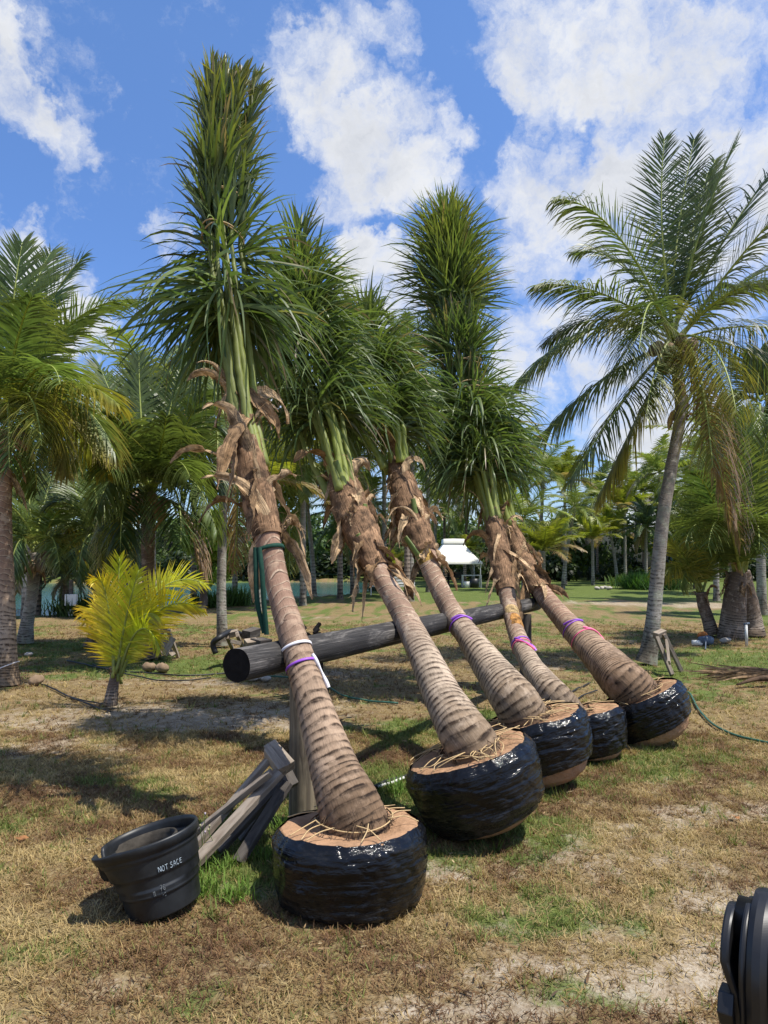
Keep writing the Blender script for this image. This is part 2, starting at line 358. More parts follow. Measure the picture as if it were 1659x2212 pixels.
# ---------------------------------------------------------------- ground, water
# patches: (x, y, half-width m, half-depth m, amount) seen on the sheet
GREEN = [(660, 1760, .5, .35, .9), (720, 1680, .5, .5, .7), (455, 1900, .28, .22, 1.1), (560, 1900, .5, .3, .7), (900, 1720, .5, .45, .8), (840, 1680, .5, .6, .8), (950, 1850, .45, .25, .7),
         (860, 1600, .6, .8, .6), (1050, 1560, .8, .7, .7), (1110, 1790, .5, .3, .7), (1230, 1700, .5, .4, .5), (1080, 1960, .5, .2, .65), (1190, 2000, .35, .12, .8),
         (1240, 2145, .16, .08, 1.3), (1360, 2165, .1, .06, 1.0), (690, 2030, .4, .12, .6), (1520, 1450, 1.6, 1.2, 1.0), (1450, 1500, 1.0, .9, .9), (1600, 1420, 1.5, 1.5, .9), (1640, 1330, 2.5, 2.0, 1.1),
         (250, 1440, 2.2, .9, .7), (430, 1440, 1.2, .8, 1.0), (150, 1400, 1.2, 1.0, .7), (1180, 1555, .8, .6, .6), (1500, 1640, .6, .4, .4), (180, 1830, 1.2, .5, .4), (520, 1800, .4, .3, .5),
         (480, 2140, .3, .12, .5), (200, 2050, .4, .2, .35), (300, 2180, .4, .1, .4), (1000, 2050, .3, .1, .4), (740, 1840, .4, .2, .5), (1280, 1640, .5, .3, .5),
         (330, 1700, .6, .3, .45), (60, 1760, .5, .4, .4), (1430, 1660, .4, .25, .35)]
SAND = [(120, 1560, 1.6, .7, .9), (360, 1530, 1.3, .55, .9), (330, 1470, 2.0, .6, .55), (550, 1560, 1.0, .5, .8), (740, 1455, 1.0, .5, .85), (30, 1620, 1.2, .4, .7), (680, 1520, .8, .5, .6),
        (1400, 1302, 6.5, 1.6, 1.2), (1600, 1310, 4, 1.2, .9), (1330, 1385, 1.2, .5, .7), (1200, 1440, .8, .5, .5), (1400, 1790, .3, .15, .9), (1560, 1750, .5, .25, .6), (1480, 1850, .5, .3, .5),
        (1590, 1945, .4, .12, .9), (1150, 2090, .5, .12, .7), (1430, 2120, .5, .15, .8), (960, 1880, .35, .12, .7), (520, 1920, .3, .15, .7), (1310, 2020, .4, .12, .6), (960, 2180, .5, .1, .6), (1230, 1850, .5, .2, .4),
        (660, 1333, 1.5, .5, 1.0), (700, 1930, .4, .1, .4), (1060, 2180, .4, .08, .6), (1600, 2050, .4, .15, .6)]
SH = [np.array(p) for p in ((-60, 14.0), (-14, 20.5), (-10.3, 22.6), (-4.2, 32.4), (-1.8, 36.5), (-0.6, 42), (0.5, 62))]
def lagoon(x, y):                     # > 0 inside the water
    yb = np.interp(x, [p[0] for p in SH], [p[1] for p in SH], right=999)
    far = 66 + 4 * np.sin(x * .05)
    return np.minimum(y - yb, far - y)
def masks(x, y):
    g = np.zeros_like(x); s = np.zeros_like(x)
    for lst, arr in ((GREEN, g), (SAND, s)):
        for (px, py, rx, ry, a) in lst:
            c = G(px, py); arr += a * np.exp(-((x - c[0]) / rx) ** 2 - ((y - c[1]) / ry) ** 2)
    far = np.clip((y - 27) / 9, 0, 1); g += 1.2 * far * (3 - 2 * far) * far * np.where(lagoon(x, y) > -1, 0, 1)
    g += np.clip((y - 8) / 8, 0, 1) * 0.44
    right = np.clip((x - 0.2) / 1.2, 0, 1) * np.clip((6.5 - y) / 3, 0, 1); s += 0.50 * right
    near = np.clip((6 - y) / 3, 0, 1)
    g = g * .8 + .05 + (fbm(x * 1.1, y * 1.1) - 0.5) * 1.0 + (fbm(x * 5, y * 5, 3) - .5) * 1.3
    s = s + (fbm(x * 0.9 + 40, y * 0.9) - 0.52) * 0.9 + (fbm(x * 7 + 9, y * 7, 3) - .5) * 1.5
    return np.clip(g, 0, 1.3), np.clip(s, 0, 1.2)
def spread(a, b, step, lo, hi, gr=1.16):
    v = list(np.arange(a, b + 1e-6, step)); s = step
    while v[-1] < hi: s *= gr; v.append(v[-1] + s)
    s = step; u = [v[0]]
    while u[-1] > lo: s *= gr; u.append(u[-1] - s)
    return np.array(u[:0:-1] + v)
gx = spread(-6, 6, .07, -600, 600, 1.07); gy = spread(1.0, 12, .07, -300, 900, 1.06)
XX, YY = np.meshgrid(gx, gy)
gm, sm = masks(XX, YY)
lag = lagoon(XX, YY)
def hgt(x, y): return (fbm(x * 1.7, y * 1.7, 4) - .5) * .05 * np.clip(y / 3, 0, 1)
ZZ = hgt(XX, YY) - 0.012 + np.where(lag > 0, -np.clip(lag * .35, 0, 1.6), 0)
mg, t = mat('dry_lawn'); ga = attr(t, 'crd', 'Vector'); sp = t('ShaderNodeSeparateXYZ', {0: ga}).outputs
oc = objc(t); n1 = t.noise(oc, 9, 6, .7); n2 = t.noise(oc, 55, 4, .7); n3 = t.noise(oc, 2.2, 5, .6)
straw = t.ramp(n2, [(.25, (.07, .05, .022)), (.5, (.20, .148, .066)), (.75, (.34, .26, .125))])
straw = t.mix(t.ramp(n1, [(.35, 0), (.65, .7)]), straw, (.165, .098, .050, 1))
straw = t.mix(t.ramp(t.noise(oc, 30, 5, .75), [(.45, 0), (.7, .6)]), straw, (.37, .295, .17, 1))
green = t.ramp(n2, [(.25, (.035, .055, .014)), (.55, (.115, .15, .038)), (.8, (.22, .24, .075))])
sand = t.ramp(t.math('ADD', t.math('MULTIPLY', n2, .5), t.math('MULTIPLY', n1, .5)), [(.32, (.13, .09, .055)), (.45, (.28, .215, .145)), (.55, (.40, .335, .25)), (.7, (.50, .45, .37))])
c = t.mix(t.rng(t.math('ADD', sp[0], t.math('MULTIPLY', t.math('SUBTRACT', n1, .5), .9)), .32, .72, 0, 1), straw, green)
c = t.mix(t.rng(t.math('ADD', sp[1], t.math('MULTIPLY', t.math('SUBTRACT', t.noise(oc, 11, 8, .85), .5), -3.2)), .3, 1.25, 0, .9), c, sand)
c = t.mix(1.0, c, t.ramp(n3, [(.3, .82), (.7, 1.14)]), 'MULTIPLY')
finish(t, pbsdf(t, c, .95, .1, bump(t, t.math('ADD', n2, t.math('MULTIPLY', n1, .8)), .8, .02)))
g_ = MB().add(np.stack([XX, YY, ZZ], -1), grid_quads(len(gy), len(gx), False), None, np.stack([gm, sm, XX * 0], -1)).build('ground', mg)
tag(g_, 'dry brown lawn with green patches and bare pale sand', 'ground', kind='structure')
mw, t = mat('lagoon_water'); oc = objc(t)
wv = t.noise(scalev(t, oc, (.5, 1.6, 1)), 2.2, 4, .6)
finish(t, pbsdf(t, t.mix(t.noise(oc, .15, 3), (.018, .085, .085, 1), (.05, .15, .15, 1)), .10, .5, bump(t, wv, .35, .08)))
xs = np.linspace(-200, 6, 60); ys = np.linspace(12, 80, 50); a, b = np.meshgrid(xs, ys)
tag(MB().add(np.stack([a, b, a * 0 - .3], -1), grid_quads(50, 60, False)).build('water', mw), 'green blue lagoon water behind the left palms', 'water', kind='structure')

# grass blades
def grass_patch(name, label, ntuft, y0, y1, blades, lmin, lmax, wid, greensel):
    y = np.sqrt(rng.uniform(y0 ** 2, y1 ** 2, ntuft)); x = rng.uniform(-1, 1, ntuft) * (.57 * y + .35)
    gmk, smk = masks(x, y)
    keep = (rng.random(ntuft) > np.clip(smk * (.68 if y1 < 8 else .5), 0, .9)) & (lagoon(x, y) < -0.3)
    isg = rng.random(ntuft) < np.clip((gmk - .20) * 1.3, 0.05, .8)
    keep &= isg if greensel else ~isg
    x, y, gmk = x[keep], y[keep], gmk[keep]; N = len(x) * blades
    cx = np.repeat(x, blades) + rng.normal(0, .016, N); cy = np.repeat(y, blades) + rng.normal(0, .016, N)
    B = np.stack([cx, cy, hgt(cx, cy) - .014], 1)
    az = rng.uniform(0, 2 * np.pi, N); el = R(1) * (rng.uniform(18, 75, N) if greensel else rng.uniform(4, 55, N))
    D = np.stack([np.cos(az) * np.cos(el), np.sin(az) * np.cos(el), np.sin(el)], 1)
    S = np.stack([-np.sin(az), np.cos(az), rng.normal(0, .3, N)], 1)
    sz = np.repeat(rng.uniform(.6, 1.35, len(x)), blades)
    L = rng.uniform(lmin, lmax, N) * sz; W = wid * rng.uniform(.7, 1.3, N)
    tc_ = np.repeat(rng.random((len(x), 1)), blades, 0); jit = rng.uniform(.7, 1.3, (N, 1))
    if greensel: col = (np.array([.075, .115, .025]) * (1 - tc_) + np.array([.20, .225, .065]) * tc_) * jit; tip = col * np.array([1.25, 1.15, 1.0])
    else:
        pal = np.array([[.13, .07, .035], [.19, .11, .05], [.25, .165, .07], [.33, .235, .10], [.41, .31, .145]])
        qi = np.clip((fbm(x * 2.6 + 7, y * 2.6, 4) - .5) * 12 + rng.normal(2.0, 1.1, len(x)), 0, 4.4).round().astype(int)
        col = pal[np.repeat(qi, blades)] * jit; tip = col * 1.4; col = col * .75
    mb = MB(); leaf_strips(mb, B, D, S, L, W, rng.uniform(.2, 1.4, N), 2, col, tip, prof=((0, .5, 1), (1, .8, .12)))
    tag(mb.build(name, M_grass), label, 'grass', kind='stuff')
def litter():
    N = 2600; y = np.sqrt(rng.uniform(2.2 ** 2, 11 ** 2, N)); x = rng.uniform(-1, 1, N) * (.57 * y + .3); az = rng.uniform(0, 6.28, N)
    B = np.stack([x, y, hgt(x, y) + rng.uniform(-.002, .012, N)], 1); D = np.stack([np.cos(az), np.sin(az), rng.normal(.05, .15, N)], 1); S = np.stack([-np.sin(az), np.cos(az), rng.normal(0, .4, N)], 1)
    pal = np.array([[.10, .055, .03], [.20, .12, .06], [.42, .32, .18], [.30, .20, .10], [.06, .04, .025]]); c = pal[rng.integers(0, 5, N)] * rng.uniform(.7, 1.2, (N, 1))
    mb = MB(); leaf_strips(mb, B, D, S, rng.uniform(.015, .06, N), rng.uniform(.004, .016, N), rng.uniform(-.3, .6, N), 3, c, c)
    tag(mb.build('leaf_litter', M_sheath), 'bits of dry leaf and twig scattered over the foreground turf', 'leaf litter', kind='stuff')
def all_grass():
    litter()
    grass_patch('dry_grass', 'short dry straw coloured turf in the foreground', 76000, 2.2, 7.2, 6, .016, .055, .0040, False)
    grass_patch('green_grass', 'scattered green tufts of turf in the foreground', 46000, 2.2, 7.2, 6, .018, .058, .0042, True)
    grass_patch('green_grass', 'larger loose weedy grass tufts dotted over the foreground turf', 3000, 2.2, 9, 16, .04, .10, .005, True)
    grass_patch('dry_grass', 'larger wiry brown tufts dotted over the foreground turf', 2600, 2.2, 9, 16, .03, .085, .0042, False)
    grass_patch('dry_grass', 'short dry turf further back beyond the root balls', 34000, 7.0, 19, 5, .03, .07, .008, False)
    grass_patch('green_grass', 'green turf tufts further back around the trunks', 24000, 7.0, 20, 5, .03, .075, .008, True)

# ---------------------------------------------------------------- palm parts
GRN = np.array([.064, .112, .034]); GRN2 = np.array([.145, .192, .055]); YEL = np.array([.34, .30, .045]); GOLD = np.array([.52, .31, .03]); DRY = np.array([.33, .22, .13]); BRN = np.array([.16, .10, .06])
PET = np.array([.34, .39, .10])
def trunk(pts, name, m, parent, rings=(.028, .075), seg=48, lump=.03, row=.007, seed=0, tilt=.25, foot=None, wscale=1.0):
    Pw = np.array([np.r_[P(x, y, Y), w * wscale * Y / F / 2] for (x, y, Y, w) in pts])
    if foot is not None: Pw = np.vstack([np.r_[foot, Pw[0, 3] * 1.08], Pw])
    Q, s = catmull(Pw, step=row); c, r = Q[:, :3], Q[:, 3]
    tt = s / s[-1]; spc = rings[0] + (rings[1] - rings[0]) * np.clip(tt * 1.6, 0, 1); spc = spc * (.55 + .9 * vn(s * 11 + seed * 3.3, s * 0 + seed))
    ph = np.r_[0, np.cumsum(np.diff(s) / spc[:-1])]
    T, A, B = frames(c); th = np.arange(seg) / seg * 2 * np.pi
    rr = np.random.default_rng(seed + 5)
    ringi = np.floor(ph).astype(int); ja = rr.uniform(0, 6.28, ringi.max() + 3); js = rr.uniform(.3, 1, ringi.max() + 3)
    a0 = rr.uniform(0, 6.28)
    phase = ph[:, None] + tilt * np.sin(th[None] - a0) * np.clip(tt * 3, .4, 1)[:, None] * 2 + .12 * np.sin(th[None] * 3 + ja[ringi][:, None])
    fr = phase - np.floor(phase)
    bmp = np.where(fr < .12, fr / .12, 1 - (fr - .12) / .88 * .8) * js[ringi][:, None]
    lmp = fbm(th[None] / 6.2832 * 8 + seed * 7, s[:, None] * 6 + seed, 3)
    rad = r[:, None] * (1 + (lump * (bmp - .5) * np.clip(.35 + tt * 1.5, 0, 1)[:, None]) + (lmp - .5) * .07)
    V = c[:, None] + rad[..., None] * (np.cos(th)[None, :, None] * A[:, None] + np.sin(th)[None, :, None] * B[:, None])
    U = np.stack([np.broadcast_to(th[None] / 6.2832, phase.shape), phase, np.broadcast_to(tt[:, None], phase.shape)], -1)
    # close the top
    V = np.concatenate([V, np.broadcast_to(c[-1] + T[-1] * .02, (1, seg, 3)) + (V[-1:] - c[-1]) * .05]); U = np.concatenate([U, U[-1:]])
    o = MB().add(V, grid_quads(len(V), seg), None, U).build(name, m, parent)
    return o, c, r, T, A, B
def frond(name, parent, path, n, L, wid, col, tip, droop=.7, a0=72, a1=28, t0=.16, r0=.03, lift=.15, segs=4, side=None, g=(0, 0, -1), rcol=PET, seed=None, rough=.12, tipp=2.2):
    Q, s = catmull(path, num=26); T, A, B = frames(Q); mb = MB()
    tt = np.linspace(0, 1, 26); tube(mb, Q, r0 * (1 - tt * .88) + .002, 5, rcol * (.9 + .4 * tt[:, None]), flat=.7)
    t = np.clip(np.linspace(t0, .995, n) + rng.normal(0, .003, n), t0, 1); t = np.repeat(t, 2); sd = np.tile([1., -1.], n)
    ip = lambda X: np.stack([np.interp(t, tt, X[:, j]) for j in range(3)], 1)
    b, tg = ip(Q), nrm(ip(T))
    if side is None:
        h = Q[-1] - Q[0]; h[2] = 0; h = nrm(h); sv = np.array([-h[1], h[0], 0])
        if np.linalg.norm(sv) < .1: sv = np.array([0, 1., 0])
    else: sv = nrm(np.asarray(side, float))
    sv = nrm(sv - tg * (tg @ sv)[:, None]); nv = np.cross(sv, tg); nv = nv * np.where(nv[:, 2:] < 0, -1, 1)
    u = (t - t0) / (1 - t0); a = R(1) * (a0 + (a1 - a0) * u + rng.normal(0, 5, len(t)))
    D = tg * np.cos(a)[:, None] + sv * (sd * np.sin(a))[:, None] + nv * (lift * np.clip(tg[:, 2] * 2 + .2, -1.5, 1) + rng.normal(0, rough, len(t)))[:, None]
    Ln = L * np.interp(u, [0, .12, .4, .75, 1], [.5, .8, 1, .75, .3]) * rng.uniform(.85, 1.1, len(t))
    W = wid * rng.uniform(.8, 1.2, len(t)); dr = droop * rng.uniform(.6, 1.4, len(t)) * (.25 + 2.1 * np.sqrt(np.clip(1 - np.clip(tg[:, 2], -.35, 1) ** 2, 0, 1)) ** 2.5)
    jit = rng.uniform(.75, 1.3, (len(t), 1)); cb = np.asarray(col) * jit; ct = np.asarray(tip) * jit
    leaf_strips(mb, b, D, tg + nv * .25, Ln, W, dr, segs, cb, ct, g=g, tipp=tipp)
    return mb.build(name, M_leaf, parent)
def bez(a, b, c, k=14):
    t = np.linspace(0, 1, k)[:, None]; return (1 - t) ** 2 * a + 2 * t * (1 - t) * b + t ** 2 * c
def sheaths(parent, c, r, T, A, B, k, i0, i1, seed, L=(.18, .5), wd=(.05, .13), hang=.6):
    """dry boots: strips that grow up along the trunk, curl out and hang"""
    rr = np.random.default_rng(seed)
    for q in range(k):
        i = int(np.clip(i0 + (i1 - i0) * (q + rr.uniform(0, .9)) / k, 0, len(c) - 1)); th = q * 2.4 + rr.uniform(-.4, .4)
        NC = 9
        out = np.cos(th) * A[i] + np.sin(th) * B[i]; tan = np.cross(T[i], out)
        ln = rr.uniform(*L); w = rr.uniform(*wd); m = 22; p = c[i] + out * r[i] * .9
        el = R(1) * rr.uniform(55, 84); d = T[i] * math.sin(el) + out * math.cos(el) + tan * rr.normal(0, .25)
        if rr.random() < hang * .5: d = -T[i] * .75 + out * .35 + tan * rr.normal(0, .35)
        pts = []; bend = rr.uniform(1.5, 6.5) * hang
        for j in range(m):
            pts.append(p); p = p + nrm(d) * ln / (m - 1)
            d = nrm(d) + (out * .25 + np.array([0, 0, -1.0])) * bend / m * (j / m) ** 1.2 * 2 + tan * rr.normal(0, .09)
        pts = np.array(pts); Tt = nrm(np.gradient(pts, axis=0)); tw = np.cumsum(rr.normal(0, .17, m))
        S0 = nrm(tan - Tt * (Tt @ tan)[:, None]); N0 = np.cross(Tt, S0)
        S = S0 * np.cos(tw)[:, None] + N0 * np.sin(tw)[:, None]; N_ = np.cross(Tt, S)
        pw = np.interp(np.linspace(0, 1, m), [0, .25, .6, .85, 1], [1.1, 1, .75, .4, .03]) * w
        pw = pw * (1 + .22 * (vn(np.linspace(0, 6, m) + q * 9.7, np.full(m, seed * 1.7)) - .5) * 2)
        e = np.linspace(-1, 1, NC); cup = rr.uniform(-.12, .3)
        edge = 1 + rr.normal(0, .03, (m, NC)) * (np.abs(e) > .7)
        V = pts[:, None] + S[:, None] * (e[None, :, None] * edge[..., None] * pw[:, None, None] * .5) + N_[:, None] * ((e ** 2 - .4)[None, :, None] * pw[:, None, None] * cup)
        V = V + N_[:, None] * ((fbm(e[None] * 1.5 + q * 7.3, np.linspace(0, 4, m)[:, None] + seed, 3) - .5) * w * .35)[..., None]
        base = (np.array([.55, .385, .225]) if rr.random() < .65 else np.array([.32, .20, .105])) * rr.uniform(.75, 1.2); cc = np.broadcast_to(base * np.linspace(.8, 1.1, m)[:, None, None], (m, NC, 3))
        U = np.stack([np.broadcast_to(e[None] * .5 * w * 6, (m, NC)), np.broadcast_to(np.linspace(0, 1, m)[:, None] + q, (m, NC)), np.zeros((m, NC))], -1)
        mb = MB().add(V, grid_quads(m, NC, False), cc.reshape(-1, 3), U)
        # frayed fibres along the edge
        nf = 10; ii = rr.integers(4, m - 1, nf); sg = rr.choice([-1., 1.], nf)
        Bf = pts[ii] + S[ii] * (sg * pw[ii] * .5)[:, None]
        Df = nrm(S[ii] * sg[:, None] + Tt[ii] * rr.uniform(-.2, 1.5, (nf, 1)) + rr.normal(0, .5, (nf, 3)))
        fc = np.tile(base * 1.1, (nf, 1))
        leaf_strips(mb, Bf, Df, N_[ii], rr.uniform(.03, .09, nf), np.full(nf, .0026), rr.uniform(.2, 1.5, nf), 3, fc, fc)
        mb.build('dry_sheath', M_sheath, parent)
def fibre_sleeve(parent, c, r, T, A, B, i0, i1, seed):
    rr = np.random.default_rng(seed); cs = c[i0:i1:3]; rs = r[i0:i1:3]; seg = 40; th = np.arange(seg) / seg * 6.2832
    k = len(cs); s = np.linspace(0, 1, k)
    nz = fbm(th[None] * 1.2 + seed, s[:, None] * 9, 4); lay = ((s[:, None] * 5 + th[None] / 6.28 * 2 + .25 * np.sin(th[None] * 3)) % 1)
    rad = rs[:, None] * (1.02 + .22 * (nz - .3) + .10 * lay)
    AA, BB = A[i0:i1:3], B[i0:i1:3]
    V = cs[:, None] + rad[..., None] * (np.cos(th)[None, :, None] * AA[:, None] + np.sin(th)[None, :, None] * BB[:, None])
    U = np.stack([np.broadcast_to(th[None] * .5, rad.shape), np.broadcast_to(s[:, None] * 3, rad.shape), rad * 0], -1)
    col = np.array([.25, .15, .085]) * (.6 + .9 * lay[..., None] * nz[..., None] + .2)
    mb = MB().add(V, grid_quads(k, seg), col.reshape(-1, 3), U)
    nf = 160; ii = rr.integers(0, k, nf); tf = rr.uniform(0, 6.28, nf)
    o = np.cos(tf)[:, None] * AA[ii] + np.sin(tf)[:, None] * BB[ii]; Bf = cs[ii] + o * (rs[ii] * 1.12)[:, None]
    fc = np.tile([.30, .2, .13], (nf, 1)) * rr.uniform(.6, 1.3, (nf, 1))
    leaf_strips(mb, Bf, nrm(o + rr.normal(0, .8, (nf, 3))), rr.normal(0, 1, (nf, 3)), rr.uniform(.03, .11, nf), np.full(nf, .003), rr.uniform(.3, 2.5, nf), 3, fc, fc)
    mb.build('fibre_sleeve', M_sheath, parent)
def stub_at(palm, y, dx, L, w):
    root, c, r, T, A, B = palm; i = int(tfind(palm, y) * len(c)); o = np.array([dx, -1., 0]); o = nrm(o - T[i] * (o @ T[i]))
    stub(root, c[i] + o * r[i] * .75, T[i] + o * .38, o, L, w * 1.15)
def scar(palm, y0, y1, dx, wid, col):
    root, c, r, T, A, B = palm; i0, i1 = sorted((int(tfind(palm, y0) * len(c)), int(tfind(palm, y1) * len(c)))); ii = np.unique(np.linspace(i0, i1, 14).astype(int)); m = 17
    o = np.array([dx, -1., 0]); th0 = math.atan2(o @ B[i0], o @ A[i0]); e = np.linspace(-1, 1, m)
    k = len(ii); q = np.linspace(0, 1, k); ww = wid * (.75 + .5 * fbm(q * 3 + y0, q * 0 + 2, 2)); th = th0 + e[None] * ww[:, None]
    rad = r[ii][:, None] * (1.05 - .10 * np.abs(e[None]) ** 6) * (1 - .06 * ((q - .5) * 2)[:, None] ** 6)
    V = c[ii][:, None] + rad[..., None] * (np.cos(th)[..., None] * A[ii][:, None] + np.sin(th)[..., None] * B[ii][:, None])
    cc = np.array(col) * (.7 + .6 * fbm(e[None] * 3 + y0, q[:, None] * 5, 3))[..., None]
    U = np.stack([np.broadcast_to(e[None], th.shape), np.broadcast_to(q[:, None], th.shape), th * 0], -1)
    MB().add(V, grid_quads(k, m, False), cc.reshape(-1, 3), U).build('bark_scar', M_sheath, root)
def stub(parent, p, d, out, L, w, col=(.20, .27, .07)):
    mb = MB(); d = nrm(d); pts = np.array([p + d * L * s - out * .02 * (1 - s) for s in np.linspace(0, 1, 8)])
    tube(mb, pts, w * np.linspace(.75, .5, 8), 12, np.array(col) * np.linspace(1.4, .9, 8)[:, None], flat=.55, A0=np.cross(d, out), caps=False)
    tube(mb, np.array([pts[-1] - d * .001, pts[-1] + d * .004]), w * .49, 12, np.array([.45, .36, .16]), flat=.55, A0=np.cross(d, out))
    mb.build('cut_stub', M_leaf, parent)
def root_ball(parent, top, axis, Rr, H, trunk_c, trunk_r, low, seed, ntw=12, mess=False, botR=.62):
    rr = np.random.default_rng(seed); ax = nrm(axis); e1 = nrm(np.cross([0, 1, 0], ax)); e2 = np.cross(ax, e1); top = np.asarray(top)
    seg = 168; th = np.arange(seg) / seg * 6.2832
    def shell(prof, off, lumpy, wrinkle):
        k = len(prof); r = prof[:, 0][:, None] + off; z = prof[:, 1][:, None] + np.zeros((1, seg))
        big = (fbm(3 + np.cos(th)[None] * 1.6 + seed, np.sin(th)[None] * 1.6 + prof[:, 1][:, None] * 4 + 9, 3) - .5)
        fine = (fbm(np.cos(th)[None] * 4 + seed * 3, np.sin(th)[None] * 4 + prof[:, 1][:, None] * 26, 4) - .5)
        sd_ = np.clip(-prof[:, 1][:, None] / .05, 0, 1); r = r * (1 + lumpy * big * np.clip(r / Rr * 2 - 1, 0, 1)) + wrinkle * fine * (1 - .7 * sd_) - .006 * sd_
        z = z + fine * wrinkle * .8 * (np.abs(prof[:, 1][:, None]) < .02)
        V = top + r[..., None] * (np.cos(th)[None, :, None] * e1 + np.sin(th)[None, :, None] * e2) + z[..., None] * ax
        V[..., 2] = np.where(V[..., 2] < .012 + off, .012 - off + .25 * (V[..., 2] - .012), V[..., 2])
        return V
    zz = np.linspace(0, 1, 34)
    side = np.interp(zz, [0, .06, .2, .45, .7, .9, 1.0], [.955, 1.0, 1.02, 1.0, .94, .80, botR])
    top_p = np.array([[Rr * q, .035 * (1 - q) + .012 * math.sin(q * 9)] for q in np.linspace(.002, .95, 26)])
    side_p = np.stack([Rr * side, -H * zz], 1)
    bot_p = np.array([[Rr * botR * (1 - q) + .002, -H * (1 + .06 * math.sin(q * 1.57))] for q in np.linspace(.1, 1, 10)])
    prof = np.vstack([top_p, side_p, bot_p])
    V = shell(prof, 0, .10, .018)
    U = np.stack([np.broadcast_to(th[None] / 6.28, V.shape[:2]), np.broadcast_to(prof[:, 1][:, None], V.shape[:2]), np.zeros(V.shape[:2])], -1)
    ball = MB().add(V, grid_quads(len(prof), seg), None, U).build('root_ball', M_burlap, parent)
    # plastic film
    k = 64; zs = np.linspace(-.012, 1, k)
    lowv = low(th) if callable(low) else np.full(seg, low)
    lowv = lowv + .025 * (fbm(np.cos(th) * 3 + seed, np.sin(th) * 3, 3) - .5) * 2
    zfrac = np.where(zs[:, None] < 0, zs[:, None], zs[:, None] * lowv[None])
    rs = Rr * np.interp(zfrac, [-.012, 0, .06, .2, .45, .7, .9, 1.0], [.90, .955, 1.0, 1.02, 1.0, .94, .80, botR])
    zl = -H * np.clip(zfrac, 0, 1) + (.022 + .016 * (fbm(np.cos(th)[None] * 2.5 + seed * 2, np.sin(th)[None] * 2.5, 3) - .5) * 2) * (zs[:, None] < 0)
    big = (fbm(3 + np.cos(th)[None] * 1.6 + seed, np.sin(th)[None] * 1.6 + zl * 4 + 9, 3) - .5)
    stre = (fbm(np.cos(th)[None] * 2.2 + seed, np.sin(th)[None] * 2.2 + zl * 60, 4) - .5)
    crum = (fbm(np.cos(th)[None] * 7 + seed, np.sin(th)[None] * 7 + zl * 16, 3) - .5)
    lay = zl / .085 + .35 * np.sin(th[None] + seed) + 1.3 * (fbm(np.cos(th)[None] * 1.2 + seed, np.sin(th)[None] * 1.2 + 3, 2) - .5); lf = lay - np.floor(lay); lh = vn(np.floor(lay) * 3.7 + seed, np.floor(lay) * 1.3)
    cre = np.exp(-((np.sin(th[None] * (5 + seed % 3) + 6 * (fbm(np.cos(th)[None] * 2, zl * 7 + seed, 2) - .5))) / .12) ** 2)
    r = rs * (1 + .10 * big) + .017 + .012 * stre + .017 * crum + .010 * lf * lh - .008 * cre
    V = top + r[..., None] * (np.cos(th)[None, :, None] * e1 + np.sin(th)[None, :, None] * e2) + zl[..., None] * ax
    V[..., 2] = np.maximum(V[..., 2], .004 + .2 * V[..., 2] * (V[..., 2] < 0) * 0)
    U = np.stack([np.broadcast_to(np.abs(th[None] / 6.28 - .5) * 2, r.shape), zl * 1.6, r * 0 + seed * 5.3], -1)
    MB().add(V, grid_quads(k, seg), None, U).build('plastic_wrap', M_wrap, ball)
    # twine
    mb = MB(); tr = trunk_r * 1.05
    rel = trunk_c - top; hc = rel - ax * (rel @ ax)
    for q in range(ntw):
        a = q / ntw * 6.2832 + rr.uniform(-.2, .2); a2 = a + rr.uniform(-.5, .5) * (2 if mess else 1)
        p0 = top + hc + tr * (math.cos(a) * e1 + math.sin(a) * e2) + ax * (.055 + rr.uniform(0, .02)); p1 = top + Rr * .95 * (math.cos(a2) * e1 + math.sin(a2) * e2) + ax * .034
        nn = 2 if mess else 1
        for z in range(nn):
            w = rr.normal(0, .045 if mess else .012, 3); mid = (p0 + p1) / 2 + w - ax * (w @ ax) + ax * (.004 + abs(rr.normal(0, .012 if mess else .004)))
            pts, _ = catmull([p0, mid, p1 + rr.normal(0, .02, 3) * z], num=12); tube(mb, pts, .0031, 5)
    lp = np.array([top + hc + (tr + .012) * (math.cos(a) * e1 + math.sin(a) * e2) + ax * (.05 + .012 * math.sin(2 * a + seed)) for a in np.linspace(0, 6.2832, 40)])
    tube(mb, lp, .0036, 5)
    nf = 150; a = rr.uniform(0, 6.2832, nf); o = np.cos(a)[:, None] * e1 + np.sin(a)[:, None] * e2
    rt = MB(); dk = np.tile([.05, .032, .02], (nf, 1)) * rr.uniform(.5, 2.2, (nf, 1))
    leaf_strips(rt, top + hc + o * (trunk_r * .96) + ax * rr.uniform(.04, .10, nf)[:, None], nrm(o * rr.uniform(.2, 1, (nf, 1)) - ax * .6 + rr.normal(0, .3, (nf, 3))), rr.normal(0, 1, (nf, 3)), rr.uniform(.03, .09, nf), rr.uniform(.003, .009, nf), rr.uniform(0, .8, nf), 3, dk, dk)
    rt.build('root_fringe', M_sheath, ball)
    mb.build('twine', M_twine, ball)
    # twine pressed over the bare lower burlap
    return ball
